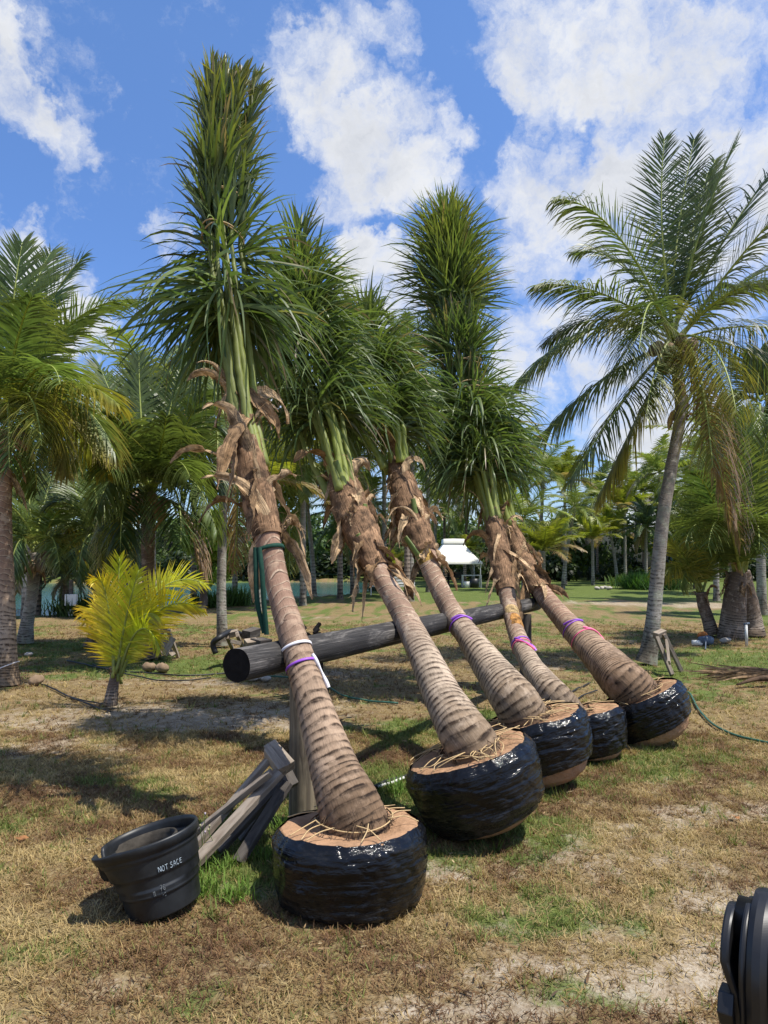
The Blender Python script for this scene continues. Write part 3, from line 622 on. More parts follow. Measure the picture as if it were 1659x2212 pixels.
def tied_fronds(parent, axis, nf, t0, keys, seed, g=(0, 0, -1), nl=62, wid=.034, col=GRN, col2=GRN2, tipc=None, ring0=.07, pscale=1.0, tend=(.84, 1.0), tipy=.5, wild=.07, pet=PET, fan=70, part=None):
    rr = np.random.default_rng(seed)
    AX, s = catmull([P(*p) for p in axis], num=60); T, A, B = frames(AX); tt = np.linspace(0, 1, 60)
    kt = np.array(keys); 
    for i in range(nf):
        ph = i / nf * 6.2832 + rr.uniform(-.3, .3); te = rr.uniform(*tend)
        rk = np.interp(tt, kt[:, 0], kt[:, 1]) * rr.uniform(.35, 1.35); wob = np.cumsum(rr.normal(0, .004, (60, 2)), 0)
        o = np.cos(ph) * A + np.sin(ph) * B; q = np.cross(T, o)
        pth = AX + o * (rk + wob[:, 0])[:, None] + q * wob[:, 1][:, None]
        m = max(8, int(60 * te)); pth = pth[:m]; tq = tt[:m]
        mb = MB(); rad = pscale * np.interp(tq / te, [0, .1, .4, 1], [.046, .030, .018, .004])
        pc = pet * rr.uniform(.75, 1.15); pcol = pc * np.interp(tq, [0, .15, .5, 1], [1.15, 1.0, .75, .5])[:, None]
        tube(mb, pth, rad, 8, pcol, flat=.75)
        n2 = int(nl * rr.uniform(.85, 1.1)); t = np.sort(rr.uniform(t0, te * .995, n2)); t = np.repeat(t, 2); sd = np.tile([1., -1.], n2)
        ip = lambda X: np.stack([np.interp(t, tq, X[:, j]) for j in range(3)], 1)
        b = ip(pth); tg = nrm(ip(T[:m])); ov = nrm(ip(o[:m])); qv = np.cross(tg, ov)
        a = R(1) * (np.interp(t, kt[:, 0], kt[:, 2]) * rr.uniform(.65, 1.2, len(t)) + rr.normal(0, 4, len(t)) + np.repeat(rr.normal(0, 9, len(t) // 6 + 1), 6)[:len(t)])
        keep = np.ones(len(t), bool)
        if part is not None:
            keep = ~((-(ov * np.cos(.7) + qv * (sd * np.sin(.7))[:, None])[:, 1] > part[0]) & (t < part[1]) & (rr.random(len(t)) < part[2]))
        t, sd, b, tg, ov, qv, a = t[keep], sd[keep], b[keep], tg[keep], ov[keep], qv[keep], a[keep]
        wi = rr.random(len(t)) < wild; a = np.where(wi, a + R(1) * rr.uniform(15, 50, len(t)), a)
        ps = R(1) * rr.uniform(5, fan, len(t)); ps = ps + np.repeat(rr.normal(0, .3, len(t) // 5 + 1), 5)[:len(t)]; lat = ov * np.cos(ps)[:, None] + qv * (sd * np.sin(ps))[:, None]
        D = tg * np.cos(a)[:, None] + lat * np.sin(a)[:, None] + rr.normal(0, .06, (len(t), 3))
        L = np.interp(t, kt[:, 0], kt[:, 4]) * rr.uniform(.7, 1.12, len(t)) * np.interp((te - t), [0, .12], [.45, 1])
        dr = np.interp(t, kt[:, 0], kt[:, 3]) * rr.uniform(.4, 1.7, len(t)) * np.where(rr.random(len(t)) < .08, 2.6, 1)
        mixc = rr.random((len(t), 1)); cb = (col * (1 - mixc) + col2 * mixc) * rr.uniform(.75, 1.2, (len(t), 1))
        yy = np.clip(np.interp(t, [.5, 1], [0, tipy])[:, None] * rr.uniform(0, 1.6, (len(t), 1)), 0, 1)
        old = (rr.random(len(t)) < .05)[:, None]
        tc_ = cb * 1.15 * (1 - yy) + (YEL if tipc is None else tipc) * yy; tc_ = np.where(old, DRY, tc_)
        leaf_strips(mb, b, D, qv * sd[:, None] * .3 + np.cross(D, lat) + rr.normal(0, .4, (len(t), 3)), L, wid * rr.uniform(.7, 1.2, len(t)), dr, 6, cb, tc_, g=g, tipp=1.6,
                    curl=rr.normal(0, .22, (len(t), 3)))
        mb.build('frond', M_leaf, parent)
    return AX, T, A, B
def tie(parent, AX, T, A, B, t, r, seed):
    i = int(t * 59); rr = np.random.default_rng(seed); mb = MB()
    for k in range(2):
        a = np.linspace(0, 6.2832, 40); tl = rr.uniform(-.25, .25, 2)
        rad = r * (1 + .08 * np.sin(3 * a + k))
        pts = AX[i] + rad[:, None] * (np.cos(a)[:, None] * A[i] + np.sin(a)[:, None] * B[i]) + (rad * (tl[0] * np.cos(a) + tl[1] * np.sin(a)))[:, None] * T[i]
        tube(mb, pts, .006, 5)
    mb.build('tie_rope', M_twine, parent)
def tape_loop(mb, c, r, T, A, B, i, tilt, extra=1.06, w=.007, tail=None, ph=0.0):
    a = np.linspace(0, 6.2832, 48); rd = r[i] * extra
    pts = c[i] + rd * (np.cos(a)[:, None] * A[i] + np.sin(a)[:, None] * B[i]) + (rd * tilt * np.sin(a + ph))[:, None] * T[i]
    T2 = T[i]
    V = np.stack([pts - T2 * w, pts + T2 * w], 1)
    O = nrm(pts - c[i]) * .003
    V = np.stack([V[:, 0], V[:, 1], V[:, 1] + O, V[:, 0] + O], 1)
    mb.add(V, grid_quads(48, 4), None)
    if tail is not None:
        tp, _ = catmull(tail, num=14); S = nrm(np.cross(np.gradient(tp, axis=0), [0, 1, -.3])); ww = w * (1 + .4 * np.sin(np.linspace(0, 9, 14)))[:, None]
        V = np.stack([tp - S * ww, tp + S * ww, tp + S * ww + [0, -.003, 0], tp - S * ww + [0, -.003, 0]], 1)
        mb.add(V, grid_quads(14, 4), None)

# ---------------------------------------------------------------- the log rack
LA, LB = P(511, 1433, 4.1), P(1158, 1308, 9.3)
LA[2] = 1.10; LB[2] = 1.13
rack = thing('log_rack', 'dark weathered pole laid level on two short posts, holding up the leaning palms', 'rack', ((LA[0] + LB[0]) / 2, (LA[1] + LB[1]) / 2, 0))
mb = MB(); Q = LA + (LB - LA) * np.linspace(0, 1, 160)[:, None]; T, A, B = frames(Q); seg = 40; th = np.arange(seg) / seg * 6.2832
rad = np.linspace(.098, .086, 160)[:, None] * (1 + .10 * (fbm(th[None] * 1.5 + 3, np.linspace(0, 9, 160)[:, None], 3) - .5))
V = Q[:, None] + rad[..., None] * (np.cos(th)[None, :, None] * A[:, None] + np.sin(th)[None, :, None] * B[:, None])
sl = np.linspace(0, 5.9, 160)
mb.add(V, grid_quads(160, seg), None, np.stack([np.broadcast_to(np.abs(th[None] / 6.2832 - .5) * 2, rad.shape), np.broadcast_to(sl[:, None], rad.shape), rad * 0], -1))
pole = mb.build('pole', M_pole, rack)
for e in (0, -1):
    mb = MB(); ks = np.linspace(1, .02, 8)[:, None, None]
    d = T[0] * (-.004 if e == 0 else .004)
    V2 = Q[e] + d + (V[e] - Q[e])[None] * ks * .995
    mb.add(V2, grid_quads(8, seg)); mb.build('end_face', M_char, pole)
for (x, yb, Y, w) in ((657, 1766, 4.72, .09), (1134, 1506, 8.85, .075)):
    b = P(x, 1300, Y); mb = MB(); k = 40; zs = np.linspace(-.1, 1.03, k); th = np.arange(24) / 24 * 6.2832
    rad = w * (1 + .12 * (fbm(th[None] * 1.3 + x, zs[:, None] * 2, 3) - .5))
    V = np.stack([b[0] + rad * np.cos(th)[None], b[1] + rad * np.sin(th)[None], np.broadcast_to(zs[:, None], rad.shape)], -1)
    mb.add(V, grid_quads(k, 24), None, np.stack([np.broadcast_to(zs[:, None] * 1.0, rad.shape), rad * np.cos(th)[None] * 2, rad * np.sin(th)[None] * 2], -1))
    V2 = np.array([b[0], b[1], 1.03]) + (V[-1] - [b[0], b[1], 1.03])[None] * np.linspace(1, .02, 4)[:, None, None]
    mb.add(V2, grid_quads(4, 24)); mb.build('post', M_post if x < 900 else M_wood_dark, rack)
mb = MB(); bp = P(798, 1397, 4.4)
i = int(.205 * 159); bp = Q[i] + np.array([0.02, -.094, .012]); tube(mb, np.array([bp, bp + [0, -.018, 0]]), .014, 6, smooth=False); mb.build('bolt_head', M_steel, pole)

def tfind(palm, y):
    c = palm[1]; d = c - np.array([0, 0, EYE]); v = d[:, 1] * math.cos(PITCH) + d[:, 2] * math.sin(PITCH); w = -d[:, 1] * math.sin(PITCH) + d[:, 2] * math.cos(PITCH)
    return float(np.argmin(np.abs(CY - w / v * F - y))) / len(c)
# ---------------------------------------------------------------- five leaning palms
GRP = 'field grown coconut palms leaning on the log'
rib = []
def lean_palm(idx, label, tr, ball, shs, seed):
    base = P(*tr[0][:3]); root = thing('coconut_palm', label, 'palm tree', (base[0], base[1], 0), GRP)
    bx, by, bY, axis, Rr, H, low, ntw, mess = ball; bt = P(bx, by, bY)
    d0 = base - bt; lat = d0 - nrm(axis) * (d0 @ nrm(axis)); foot = bt + lat * .55 - nrm(axis) * .05
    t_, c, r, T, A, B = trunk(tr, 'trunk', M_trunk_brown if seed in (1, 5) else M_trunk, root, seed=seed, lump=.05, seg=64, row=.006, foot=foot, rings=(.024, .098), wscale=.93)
    rb = root_ball(root, bt, axis, Rr, H, foot, r[3], low, seed, ntw, mess)
    nmax = len(c); i0 = int(nmax * shs[0])
    fibre_sleeve(root, c, r, T, A, B, i0, nmax - 2, seed)
    sheaths(root, c, r, T, A, B, shs[1], i0 - 10, nmax - 1, seed, shs[2], shs[3], shs[4])
    sheaths(root, c, r, T, A, B, 9, i0 - 14, nmax - 1, seed + 60, (.2, .55), (.018, .05), 1.3)
    return root, c, r, T, A, B
# 1
p1 = lean_palm(1, 'nearest leaning coconut palm, tallest tied crown, rooted in the front black ball with green strap',
    [(772, 1790, 3.78, 150), (752, 1735, 3.82, 140), (722, 1660, 3.92, 112), (690, 1560, 4.1, 88), (662, 1470, 4.27, 74), (634, 1380, 4.42, 66), (607, 1290, 4.56, 57), (588, 1210, 4.68, 56), (568, 1120, 4.8, 66), (549, 1040, 4.9, 66), (534, 960, 5.0, 56), (522, 880, 5.1, 38), (512, 790, 5.2, 18)],
    (757, 1788, 3.8, (-.03, .06, 1), .375, .43, lambda th: np.where(np.cos(th) < -.5, .93, 1.0), 13, False), (.585, 22, (.3, .72), (.07, .16), 1.0), 1)
ax1 = [(545, 1010, 4.98), (525, 900, 5.08), (500, 740, 5.22), (482, 580, 5.35), (476, 440, 5.45), (480, 330, 5.52), (492, 230, 5.6), (504, 118, 5.7)]
K1 = [(0, .07, 60, .8, .3), (.32, .10, 125, 1.0, .75), (.40, .12, 128, 1.2, .95), (.46, .13, 112, 1.6, .95), (.49, .12, 60, 1.8, .7), (.51, .12, 14, .5, .5), (.60, .13, 8, .4, .5), (.64, .12, 26, 1.2, .5), (.66, .13, 10, .5, .5), (.77, .13, 5, .2, .4), (.79, .13, 22, .7, .42), (.82, .15, 10, .4, .48), (.93, .15, 10, .4, .40), (1, .06, 6, .3, .3)]
a1 = tied_fronds(p1[0], ax1, 12, .33, K1, 21, g=(.12, 0, -1), nl=110, wid=.027, tipy=1.0, wild=.03, tend=(.88, .99), part=(.3, .52, .85))
for q, t in enumerate((.53, .64, .78)): tie(p1[0], *a1, t, (.16, .16, .15)[q], q)
# 2
p2 = lean_palm(2, 'second leaning coconut palm from the front, windblown crown, knotted twine on its ball',
    [(1020, 1612, 4.55, 120), (995, 1572, 4.6, 112), (955, 1500, 4.85, 88), (915, 1415, 5.25, 70), (880, 1345, 5.7, 58), (850, 1290, 5.9, 52), (820, 1240, 6.05, 52), (797, 1190, 6.2, 66), (775, 1140, 6.35, 76), (755, 1090, 6.5, 76), (738, 1040, 6.6, 60), (725, 990, 6.7, 26)],
    (1013, 1628, 4.62, (-.30, .04, 1), .40, .44, lambda th: .88 - .06 * np.cos(th), 16, True), (.62, 26, (.2, .5), (.08, .17), 1.1), 2)
ax2 = [(745, 1065, 6.5), (715, 950, 6.65), (680, 820, 6.85), (662, 700, 7.0), (655, 600, 7.1), (650, 500, 7.2)]
K2 = [(0, .11, 60, .8, .5), (.12, .17, 70, 1, .6), (.25, .22, 84, 2.0, .8), (.45, .18, 84, 2.2, .84), (.62, .15, 60, 1.7, .76), (.8, .13, 40, 1.0, .65), (1, .09, 22, .5, .5)]
tied_fronds(p2[0], ax2, 10, .26, K2, 32, g=(.30, 0, -1), nl=104, wid=.026, tipy=.35, wild=.04, col=GRN * .95, tend=(.72, 1.0), part=(.4, .5, .65))
for (y, dx, L) in ((1200, -.2, .17), (1075, .1, .3), (1140, 1.0, .15)): stub_at(p2, y, dx, L, .042)
# 3
p3 = lean_palm(3, 'third leaning coconut palm from the front, single purple tape and orange scarred neck',
    [(1118, 1522, 5.5, 108), (1095, 1490, 5.6, 98), (1058, 1440, 5.85, 78), (1012, 1375, 6.3, 58), (980, 1330, 6.65, 50), (948, 1270, 6.9, 45), (925, 1215, 7.1, 46), (905, 1160, 7.25, 60), (885, 1100, 7.4, 64), (866, 1040, 7.55, 56), (852, 985, 7.65, 24)],
    (1150, 1552, 5.6, (-.24, .06, 1), .39, .46, lambda th: .74 - .06 * np.cos(th), 14, True), (.66, 24, (.2, .52), (.08, .17), 1.1), 3)
ax3 = [(857, 1010, 7.6), (838, 930, 7.75), (815, 845, 7.9), (795, 770, 8.0), (782, 710, 8.1), (772, 650, 8.15)]
K3 = [(0, .11, 60, .8, .5), (.1, .17, 70, 1, .6), (.18, .22, 84, 2.0, .8), (.4, .17, 84, 2.2, .80), (.6, .15, 60, 1.7, .72), (.8, .13, 40, 1.0, .65), (1, .09, 22, .5, .5)]
tied_fronds(p3[0], ax3, 9, .18, K3, 43, g=(.30, 0, -1), nl=98, wid=.026, tipy=.3, wild=.04, col=GRN * .95, tend=(.72, 1.0), part=(.4, .45, .6))
for (y, dx, L) in ((1225, -.9, .36), (1150, .25, .3)): stub_at(p3, y, dx, L, .044)
# 4
p4 = lean_palm(4, 'fourth leaning coconut palm from the front, crown tied in tiers, half hidden ball',
    [(1205, 1512, 6.25, 74), (1180, 1482, 6.4, 64), (1148, 1438, 6.9, 50), (1122, 1385, 7.45, 42), (1106, 1335, 7.85, 38), (1096, 1290, 8.1, 38), (1086, 1235, 8.3, 46), (1075, 1170, 8.5, 44), (1064, 1110, 8.7, 36), (1056, 1070, 8.8, 22)],
    (1265, 1538, 6.35, (-.2, .06, 1), .30, .40, lambda th: .84 - .03 * np.cos(th), 10, False), (.64, 14, (.25, .65), (.08, .16), .9), 4)
ax4 = [(1070, 1130, 8.65), (1045, 1010, 8.9), (1010, 870, 9.15), (1000, 790, 9.25), (985, 680, 9.4), (970, 570, 9.55), (962, 440, 9.7)]
K4 = [(0, .08, 50, .6, .4), (.12, .12, 70, 1.2, .7), (.2, .18, 95, 2.2, 1.0), (.36, .18, 88, 1.8, .95), (.385, .2, 30, .4, .5), (.42, .24, 4, .1, .3), (.475, .22, 4, .1, .25), (.48, .20, 82, .4, .75), (.52, .22, 45, .3, .7), (.56, .25, 12, .1, .4), (.645, .20, 4, .1, .25), (.65, .14, 80, .4, .8), (.70, .15, 58, .35, .88), (.85, .13, 40, .35, .82), (1, .07, 24, .25, .62)]
a4 = tied_fronds(p4[0], ax4, 14, .13, K4, 54, nl=135, wid=.030, tipy=.55, wild=.025, tend=(.86, 1.0), fan=80, part=(.4, .34, .5))
for q, t in enumerate((.39, .478, .652)): tie(p4[0], *a4, t, (.25, .25, .2)[q], 40 + q)
# 5
p5 = lean_palm(5, 'farthest leaning coconut palm, steepest lean, shaggy brown neck, ball with bare burlap underside',
    [(1362, 1487, 6.72, 106), (1340, 1465, 6.8, 98), (1302, 1425, 7.15, 82), (1255, 1378, 7.75, 60), (1212, 1332, 8.4, 48), (1178, 1290, 8.95, 43), (1150, 1248, 9.3, 42), (1126, 1205, 9.6, 46), (1108, 1160, 9.8, 40), (1096, 1120, 9.95, 20)],
    (1382, 1502, 6.8, (-.42, .08, 1), .375, .42, lambda th: .70 - .06 * np.cos(th) , 8, False), (.66, 20, (.25, .6), (.08, .16), 1.1), 5)
ax5 = [(1100, 1140, 9.9), (1070, 1020, 10.1), (1030, 880, 10.3), (1005, 740, 10.5), (985, 620, 10.7), (975, 480, 10.8)]
K5 = [(0, .1, 50, .6, .4), (.2, .18, 85, 2.0, .95), (.42, .16, 60, 1.2, .7), (.46, .15, 8, .2, .35), (.62, .14, 6, .2, .3), (.66, .13, 50, .3, .8), (1, .06, 24, .2, .6)]
tied_fronds(p5[0], ax5, 9, .15, K5, 65, nl=90, wid=.031, tipy=.4, tend=(.8, .98))

scar(p3, 1188, 1222, -.25, 1.0, (.50, .33, .10)); scar(p4, 1318, 1336, .1, 1.2, (.60, .42, .20)); scar(p4, 1338, 1362, .25, 1.1, (.46, .23, .07)); scar(p4, 1235, 1305, .9, .5, (.04, .035, .035))
# tapes and strap
def tape(name, label, m, palm, tfrac, tilt, tail=None, ph=0., w=.010, grp='marking tapes tied round the trunks'):
    _, c, r, T, A, B = palm; i = int(len(c) * tfrac); mb = MB()
    if tail is not None: 
        tl = []
        for q in tail:
            j = max(4, i - int(max(0, -q[2]) / .006)); o = nrm(np.array([0, -1., .25]) - T[j] * (np.array([0, -1., .25]) @ T[j])); la = np.cross(T[j], o); la = la * (1 if la[0] > 0 else -1)
            g_a = float(np.clip(q[0] / r[j], -1.5, 1.5)); tl.append(c[j] + r[j] * 1.12 * (o * math.cos(g_a) + la * math.sin(g_a)))
        tail = tl
    tape_loop(mb, c, r, T, A, B, i, tilt, w=w, tail=tail, ph=ph); tag(mb.build(name, m), label, 'tape', grp)
tape('white_tape', 'white tape tied round the nearest leaning trunk just above the purple one', M_whitetape, p1, tfind(p1, 1402), .05, [(.09, -.06, -.1), (.12, -.07, -.2), (.15, -.06, -.32)], w=.009)
tape('purple_tape', 'purple tape round the nearest leaning trunk below the white one', M_purple, p1, tfind(p1, 1437), .10, w=.008)
tape('purple_tape', 'purple tape knotted round the third leaning trunk, alone there', M_purple, p3, tfind(p3, 1352), .35, [(-.06, -.13, .02), (.03, -.17, -.02), (.13, -.13, -.04)])
tape('purple_tape', 'purple tape round the fourth leaning trunk with long hanging tail', M_purple, p4, tfind(p4, 1392), .25, [(-.07, -.1, .0), (-.03, -.14, -.1), (.06, -.17, -.22), (.1, -.17, -.28)])
tape('pink_tape', 'pink tape round the fourth leaning trunk beside the purple tail', M_pink, p4, tfind(p4, 1398), .2, [(-.07, -.11, .0), (0, -.15, -.12), (.08, -.18, -.22)])
tape('purple_tape', 'purple tape looped round the farthest leaning trunk above the pink', M_purple, p5, tfind(p5, 1362), .7, [(-.12, -.1, -.02), (0, -.17, -.06), (.1, -.16, -.04)])
tape('pink_tape', 'pink tape round the farthest leaning trunk trailing to a knot', M_pink, p5, tfind(p5, 1385), .5, [(0, -.18, .02), (.12, -.22, -.06), (.22, -.25, -.16), (.2, -.25, -.2)])
mb = MB(); cS, rS = p1[1], p1[2]; iS = int(len(cS) * tfind(p1, 1190))
tape_loop(mb, *p1[1:], iS, .12, 1.14, .014)
for pts in ([(552, 1182, 4.50), (553, 1230, 4.47), (556, 1300, 4.45), (571, 1368, 4.45)], [(560, 1182, 4.5), (566, 1235, 4.46), (570, 1300, 4.44), (576, 1371, 4.44)]):
    tp, _ = catmull([P(*q) for q in pts], num=20); S = np.array([1., .2, 0]) * .015; O = np.array([0, -.004, 0])
    mb.add(np.stack([tp - S, tp + S, tp + S + O, tp - S + O], 1), grid_quads(20, 4))
tag(mb.build('lifting_strap', M_strap), 'dark green webbing strap hanging from the neck of the nearest leaning palm', 'strap')

# ---------------------------------------------------------------- standing palms
def palm(label, tr, crown, fr, m=M_trunk_grey, group=None, L=.75, wid=.045, n=58, col=GRN, col2=GRN2, tip=YEL, tipw=.25, nuts=0, boots=0, rings=(.05, .09), name='coconut_palm', droop=.8, cat='palm tree', lump=.04, seed=0, nutcol=None, r0=.032, face=0):
    base = P(*tr[0][:3]); root = thing(name, label, cat, (base[0], base[1], 0), group)
    tr = list(tr); x, y, Y, w = tr[0]; 
    o, c, r, T, A, B = trunk(tr, 'trunk', m, root, rings=rings, seg=28, row=.016, seed=seed + 30, lump=lump)
    C = P(*crown); rr = np.random.default_rng(seed + 100)
    for k, f in enumerate(fr):
        tx, ty, dY, kx, ky = f[:5]; kind = f[5] if len(f) > 5 else 0
        a = C + rr.normal(0, .05, 3); e = P(tx, ty, crown[2] + dY); b = P(kx, ky, crown[2] + dY * .5)
        q = rr.random(); cc = (col * (1 - q) + col2 * q) * rr.uniform(.8, 1.15); tp = cc * (1 - tipw) + tip * tipw; dd = droop
        if kind == 1: cc = cc * .6 + (YEL if name != 'young_palm' else np.array([.70, .50, .03])) * .40; tp = YEL * .7 + GOLD * .3 if name != 'young_palm' else tip; dd = droop * 1.3
        if kind == 2: cc = DRY * .8; tp = DRY; dd = droop * 1.8
        if kind == 3: tp = DRY * .5 + YEL * .5
        sdv = None
        if face:
            h_ = e - a; hh = np.array([-h_[1], h_[0], 0.]); sdv = nrm(nrm(np.cross(h_, [0, 1., 0])) * face * (1 if k % 2 else -1) + nrm(hh) * (1 - face))
        frond('frond', root, bez(a, b, e), n, L * rr.uniform(.85, 1.1), wid, cc, tp, dd * rr.uniform(.7, 1.2), r0=r0, seed=k, side=sdv, lift=.1 if kind != 2 else -.2)
    if boots: sheaths(root, c, r, T, A, B, boots, int(len(c) * (.8 if name != 'young_palm' else .35)), len(c) - 1, seed, (.25, .6) if name != 'young_palm' else (.1, .22), (.08, .16) if name != 'young_palm' else (.02, .04), .9 if name != 'young_palm' else .15)
    for q in range(nuts):
        a = q * 2.4; p = C + np.array([math.cos(a) * rr.uniform(.16, .34), math.sin(a) * rr.uniform(.16, .34), rr.uniform(-.42, -.08)])
        mb = MB(); k = 9; zs = np.linspace(-1, 1, k); rs = np.sqrt(np.maximum(1 - zs ** 2, .0004)) * (1 - .12 * zs)
        Pp = p + np.array([0, 0, 1.]) * (zs * .125)[:, None]; tube(mb, Pp, rs * .10, 10, caps=False)
        mb.build('coconut', nutcol or M_coco, root)
    return root, C
GP = 'coconut palms standing behind the leaning ones'
# tall palm on the right
palm('tall grey trunked coconut palm at right with nuts, sawhorse leaning on its foot',
     [(1396, 1432, 11.8, 46), (1403, 1400, 11.8, 37), (1412, 1330, 11.8, 31), (1420, 1240, 11.85, 29), (1432, 1120, 11.9, 27), (1450, 1010, 12.0, 26), (1470, 890, 12.05, 24), (1462, 790, 12.1, 26)], (1455, 735, 12.1),
     [(1205, 430, -.6, 1330, 430), (1165, 615, -.8, 1300, 600), (1245, 545, .9, 1350, 520), (1115, 830, .1, 1270, 640), (1150, 960, .5, 1330, 760), (1228, 1040, -.6, 1380, 800), (1290, 1080, .6, 1400, 850, 1),
      (1435, 300, .6, 1415, 500), (1500, 300, 1.2, 1455, 500), (1590, 310, -.3, 1500, 480), (1530, 370, .9, 1480, 540), (1700, 330, .2, 1560, 500), (1720, 420, -1.2, 1600, 540), (1760, 560, .8, 1620, 560), (1690, 610, -1.4, 1560, 600),
      (1790, 740, .3, 1620, 670), (1740, 880, .5, 1620, 700), (1590, 890, -2.0, 1560, 690, 1), (1540, 1010, -1.8, 1510, 690, 1), (1600, 1170, .6, 1530, 780, 2), (1575, 1120, .1, 1520, 790, 2), (1395, 900, -1.0, 1415, 760, 3), (1380, 760, -2.4, 1400, 560, 3), (1600, 960, 1.2, 1560, 740, 3), (1545, 345, 1.6, 1490, 520), (1340, 800, -1.4, 1400, 640), (1180, 740, 1.2, 1300, 640)],
     group=GP, L=1.0, n=84, nuts=20, col=GRN * np.array([.95, .92, 1.15]), tip=DRY, tipw=.3, seed=1, wid=.026, boots=5, droop=1.15)
# big palm on the left edge
palm('ringed coconut palm at the left picture edge with a white tape near its foot',
     [(14, 1478, 9.8, 58), (15, 1440, 9.8, 44), (17, 1370, 9.8, 34), (15, 1250, 9.8, 29), (11, 1120, 9.8, 27), (10, 1020, 9.8, 30), (7, 930, 9.8, 26)], (5, 905, 9.8),
     [(48, 525, .5, 15, 690), (110, 545, 1.2, 50, 640), (176, 560, .2, 90, 640), (282, 648, -.3, 150, 640), (262, 660, .9, 120, 700), (252, 870, -.8, 130, 770, 1), (246, 975, -.2, 180, 800, 3), (200, 930, .8, 130, 780), (-60, 560, .3, -20, 700), (-160, 700, .5, -60, 700),
      (90, 960, -1.6, 70, 760, 1), (130, 830, -1.8, 110, 720), (150, 1010, .6, 110, 800, 3), (20, 1010, -1.5, 20, 800), (-120, 900, -.8, -60, 720), (-100, 1040, .4, -60, 830, 1), (70, 640, -1.4, 30, 720), (80, 1060, 1.0, 70, 860), (225, 1010, 1.2, 150, 850, 1)],
     m=M_trunk, group=GP, L=.9, n=76, tip=YEL, tipw=.4, nuts=5, boots=5, seed=2, wid=.030, col=GRN * 1.2, col2=GRN2 * 1.3)
# coconut bearing palm
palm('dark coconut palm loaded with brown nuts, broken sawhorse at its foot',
     [(336, 1420, 12.4, 44), (330, 1390, 12.4, 34), (326, 1330, 12.4, 28), (320, 1230, 12.4, 27), (320, 1140, 12.4, 30), (321, 1080, 12.4, 26)], (322, 1062, 12.4),
     [(207, 1110, -1.2, 250, 960), (468, 1150, -.8, 420, 960), (480, 930, .4, 420, 880), (300, 770, .6, 300, 900), (215, 790, .9, 250, 880), (395, 775, .8, 370, 880), (150, 1010, .3, 210, 900), (245, 900, -1.4, 280, 960), (440, 850, -1.2, 390, 930), (360, 900, -1.8, 350, 960),
      (260, 1190, -1.2, 260, 1010), (390, 1180, -1.4, 400, 1000), (470, 1060, 1.0, 430, 960), (180, 900, 1.2, 240, 930), (430, 1230, .2, 400, 1060, 2), (240, 1020, -1.8, 270, 950), (410, 1030, -1.8, 380, 950), (230, 1210, .6, 240, 1040, 1), (330, 850, 1.8, 330, 950), (300, 980, 2.2, 310, 980)],
     m=M_trunk_dark, group=GP, L=.95, n=72, wid=.036, tip=YEL, tipw=.2, nuts=14, seed=3, col=GRN * .9, col2=GRN2, boots=3, droop=1.2)
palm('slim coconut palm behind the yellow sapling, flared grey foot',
     [(198, 1396, 14.0, 36), (203, 1370, 14, 25), (212, 1300, 14.1, 20), (216, 1230, 14.1, 22), (220, 1180, 14.1, 22)], (222, 1172, 14.1),
     [(105, 1090, -.4, 160, 1060), (330, 1110, -.4, 280, 1060), (200, 1010, .4, 205, 1090), (262, 1005, .6, 250, 1080), (130, 1180, .5, 160, 1090), (305, 1220, .2, 290, 1110), (150, 1040, .9, 180, 1080), (310, 1050, .8, 270, 1080), (250, 1240, -1.0, 250, 1110, 1), (170, 1240, -.8, 180, 1110)],
     m=M_trunk_dark, group=GP, L=.8, n=60, wid=.032, col2=GRN2 * 1.2, seed=4, nuts=6, nutcol=None, tip=YEL, tipw=.3, boots=2)
palm('short coconut palm with swollen grey foot between the left edge trunk and the lagoon',
     [(54, 1388, 14.6, 36), (58, 1350, 14.6, 28), (68, 1290, 14.6, 24), (74, 1230, 14.6, 26), (76, 1195, 14.6, 22)], (78, 1188, 14.6),
     [(0, 1090, -.4, 35, 1080), (160, 1095, -.4, 120, 1080), (60, 1040, .4, 65, 1110), (190, 1190, .3, 140, 1090, 1), (205, 1240, .6, 160, 1110, 1), (-20, 1180, .3, 30, 1100), (110, 1030, .7, 95, 1090), (20, 1240, -.6, 40, 1120), (130, 1230, -.9, 115, 1110, 3)],
     m=M_trunk_grey, group=GP, L=.8, n=60, wid=.032, col2=GRN2 * 1.2, seed=5, nuts=6, tip=YEL, tipw=.4, boots=3)
palm('thin straight grey coconut palm rising behind the left end of the log',
     [(480, 1394, 14.0, 30), (480, 1370, 14.0, 24), (478, 1280, 14.0, 20), (480, 1170, 14.0, 19), (482, 1050, 14.0, 18), (483, 930, 14.0, 18)], (483, 905, 14.0),
     [(395, 940, -.8, 430, 850, 1), (390, 850, .2, 430, 830), (560, 860, .5, 530, 830), (450, 800, .4, 465, 850), (520, 790, .4, 505, 850), (430, 1010, .3, 440, 900, 1), (560, 960, -.4, 540, 870), (505, 1230, .4, 530, 960, 2), (400, 790, .9, 440, 840), (575, 780, 1.0, 540, 840), (470, 1010, -1.2, 470, 880)],
     group=GP, L=.8, n=60, wid=.032, col2=GRN2 * 1.3, seed=6, tip=YEL, tipw=.3)
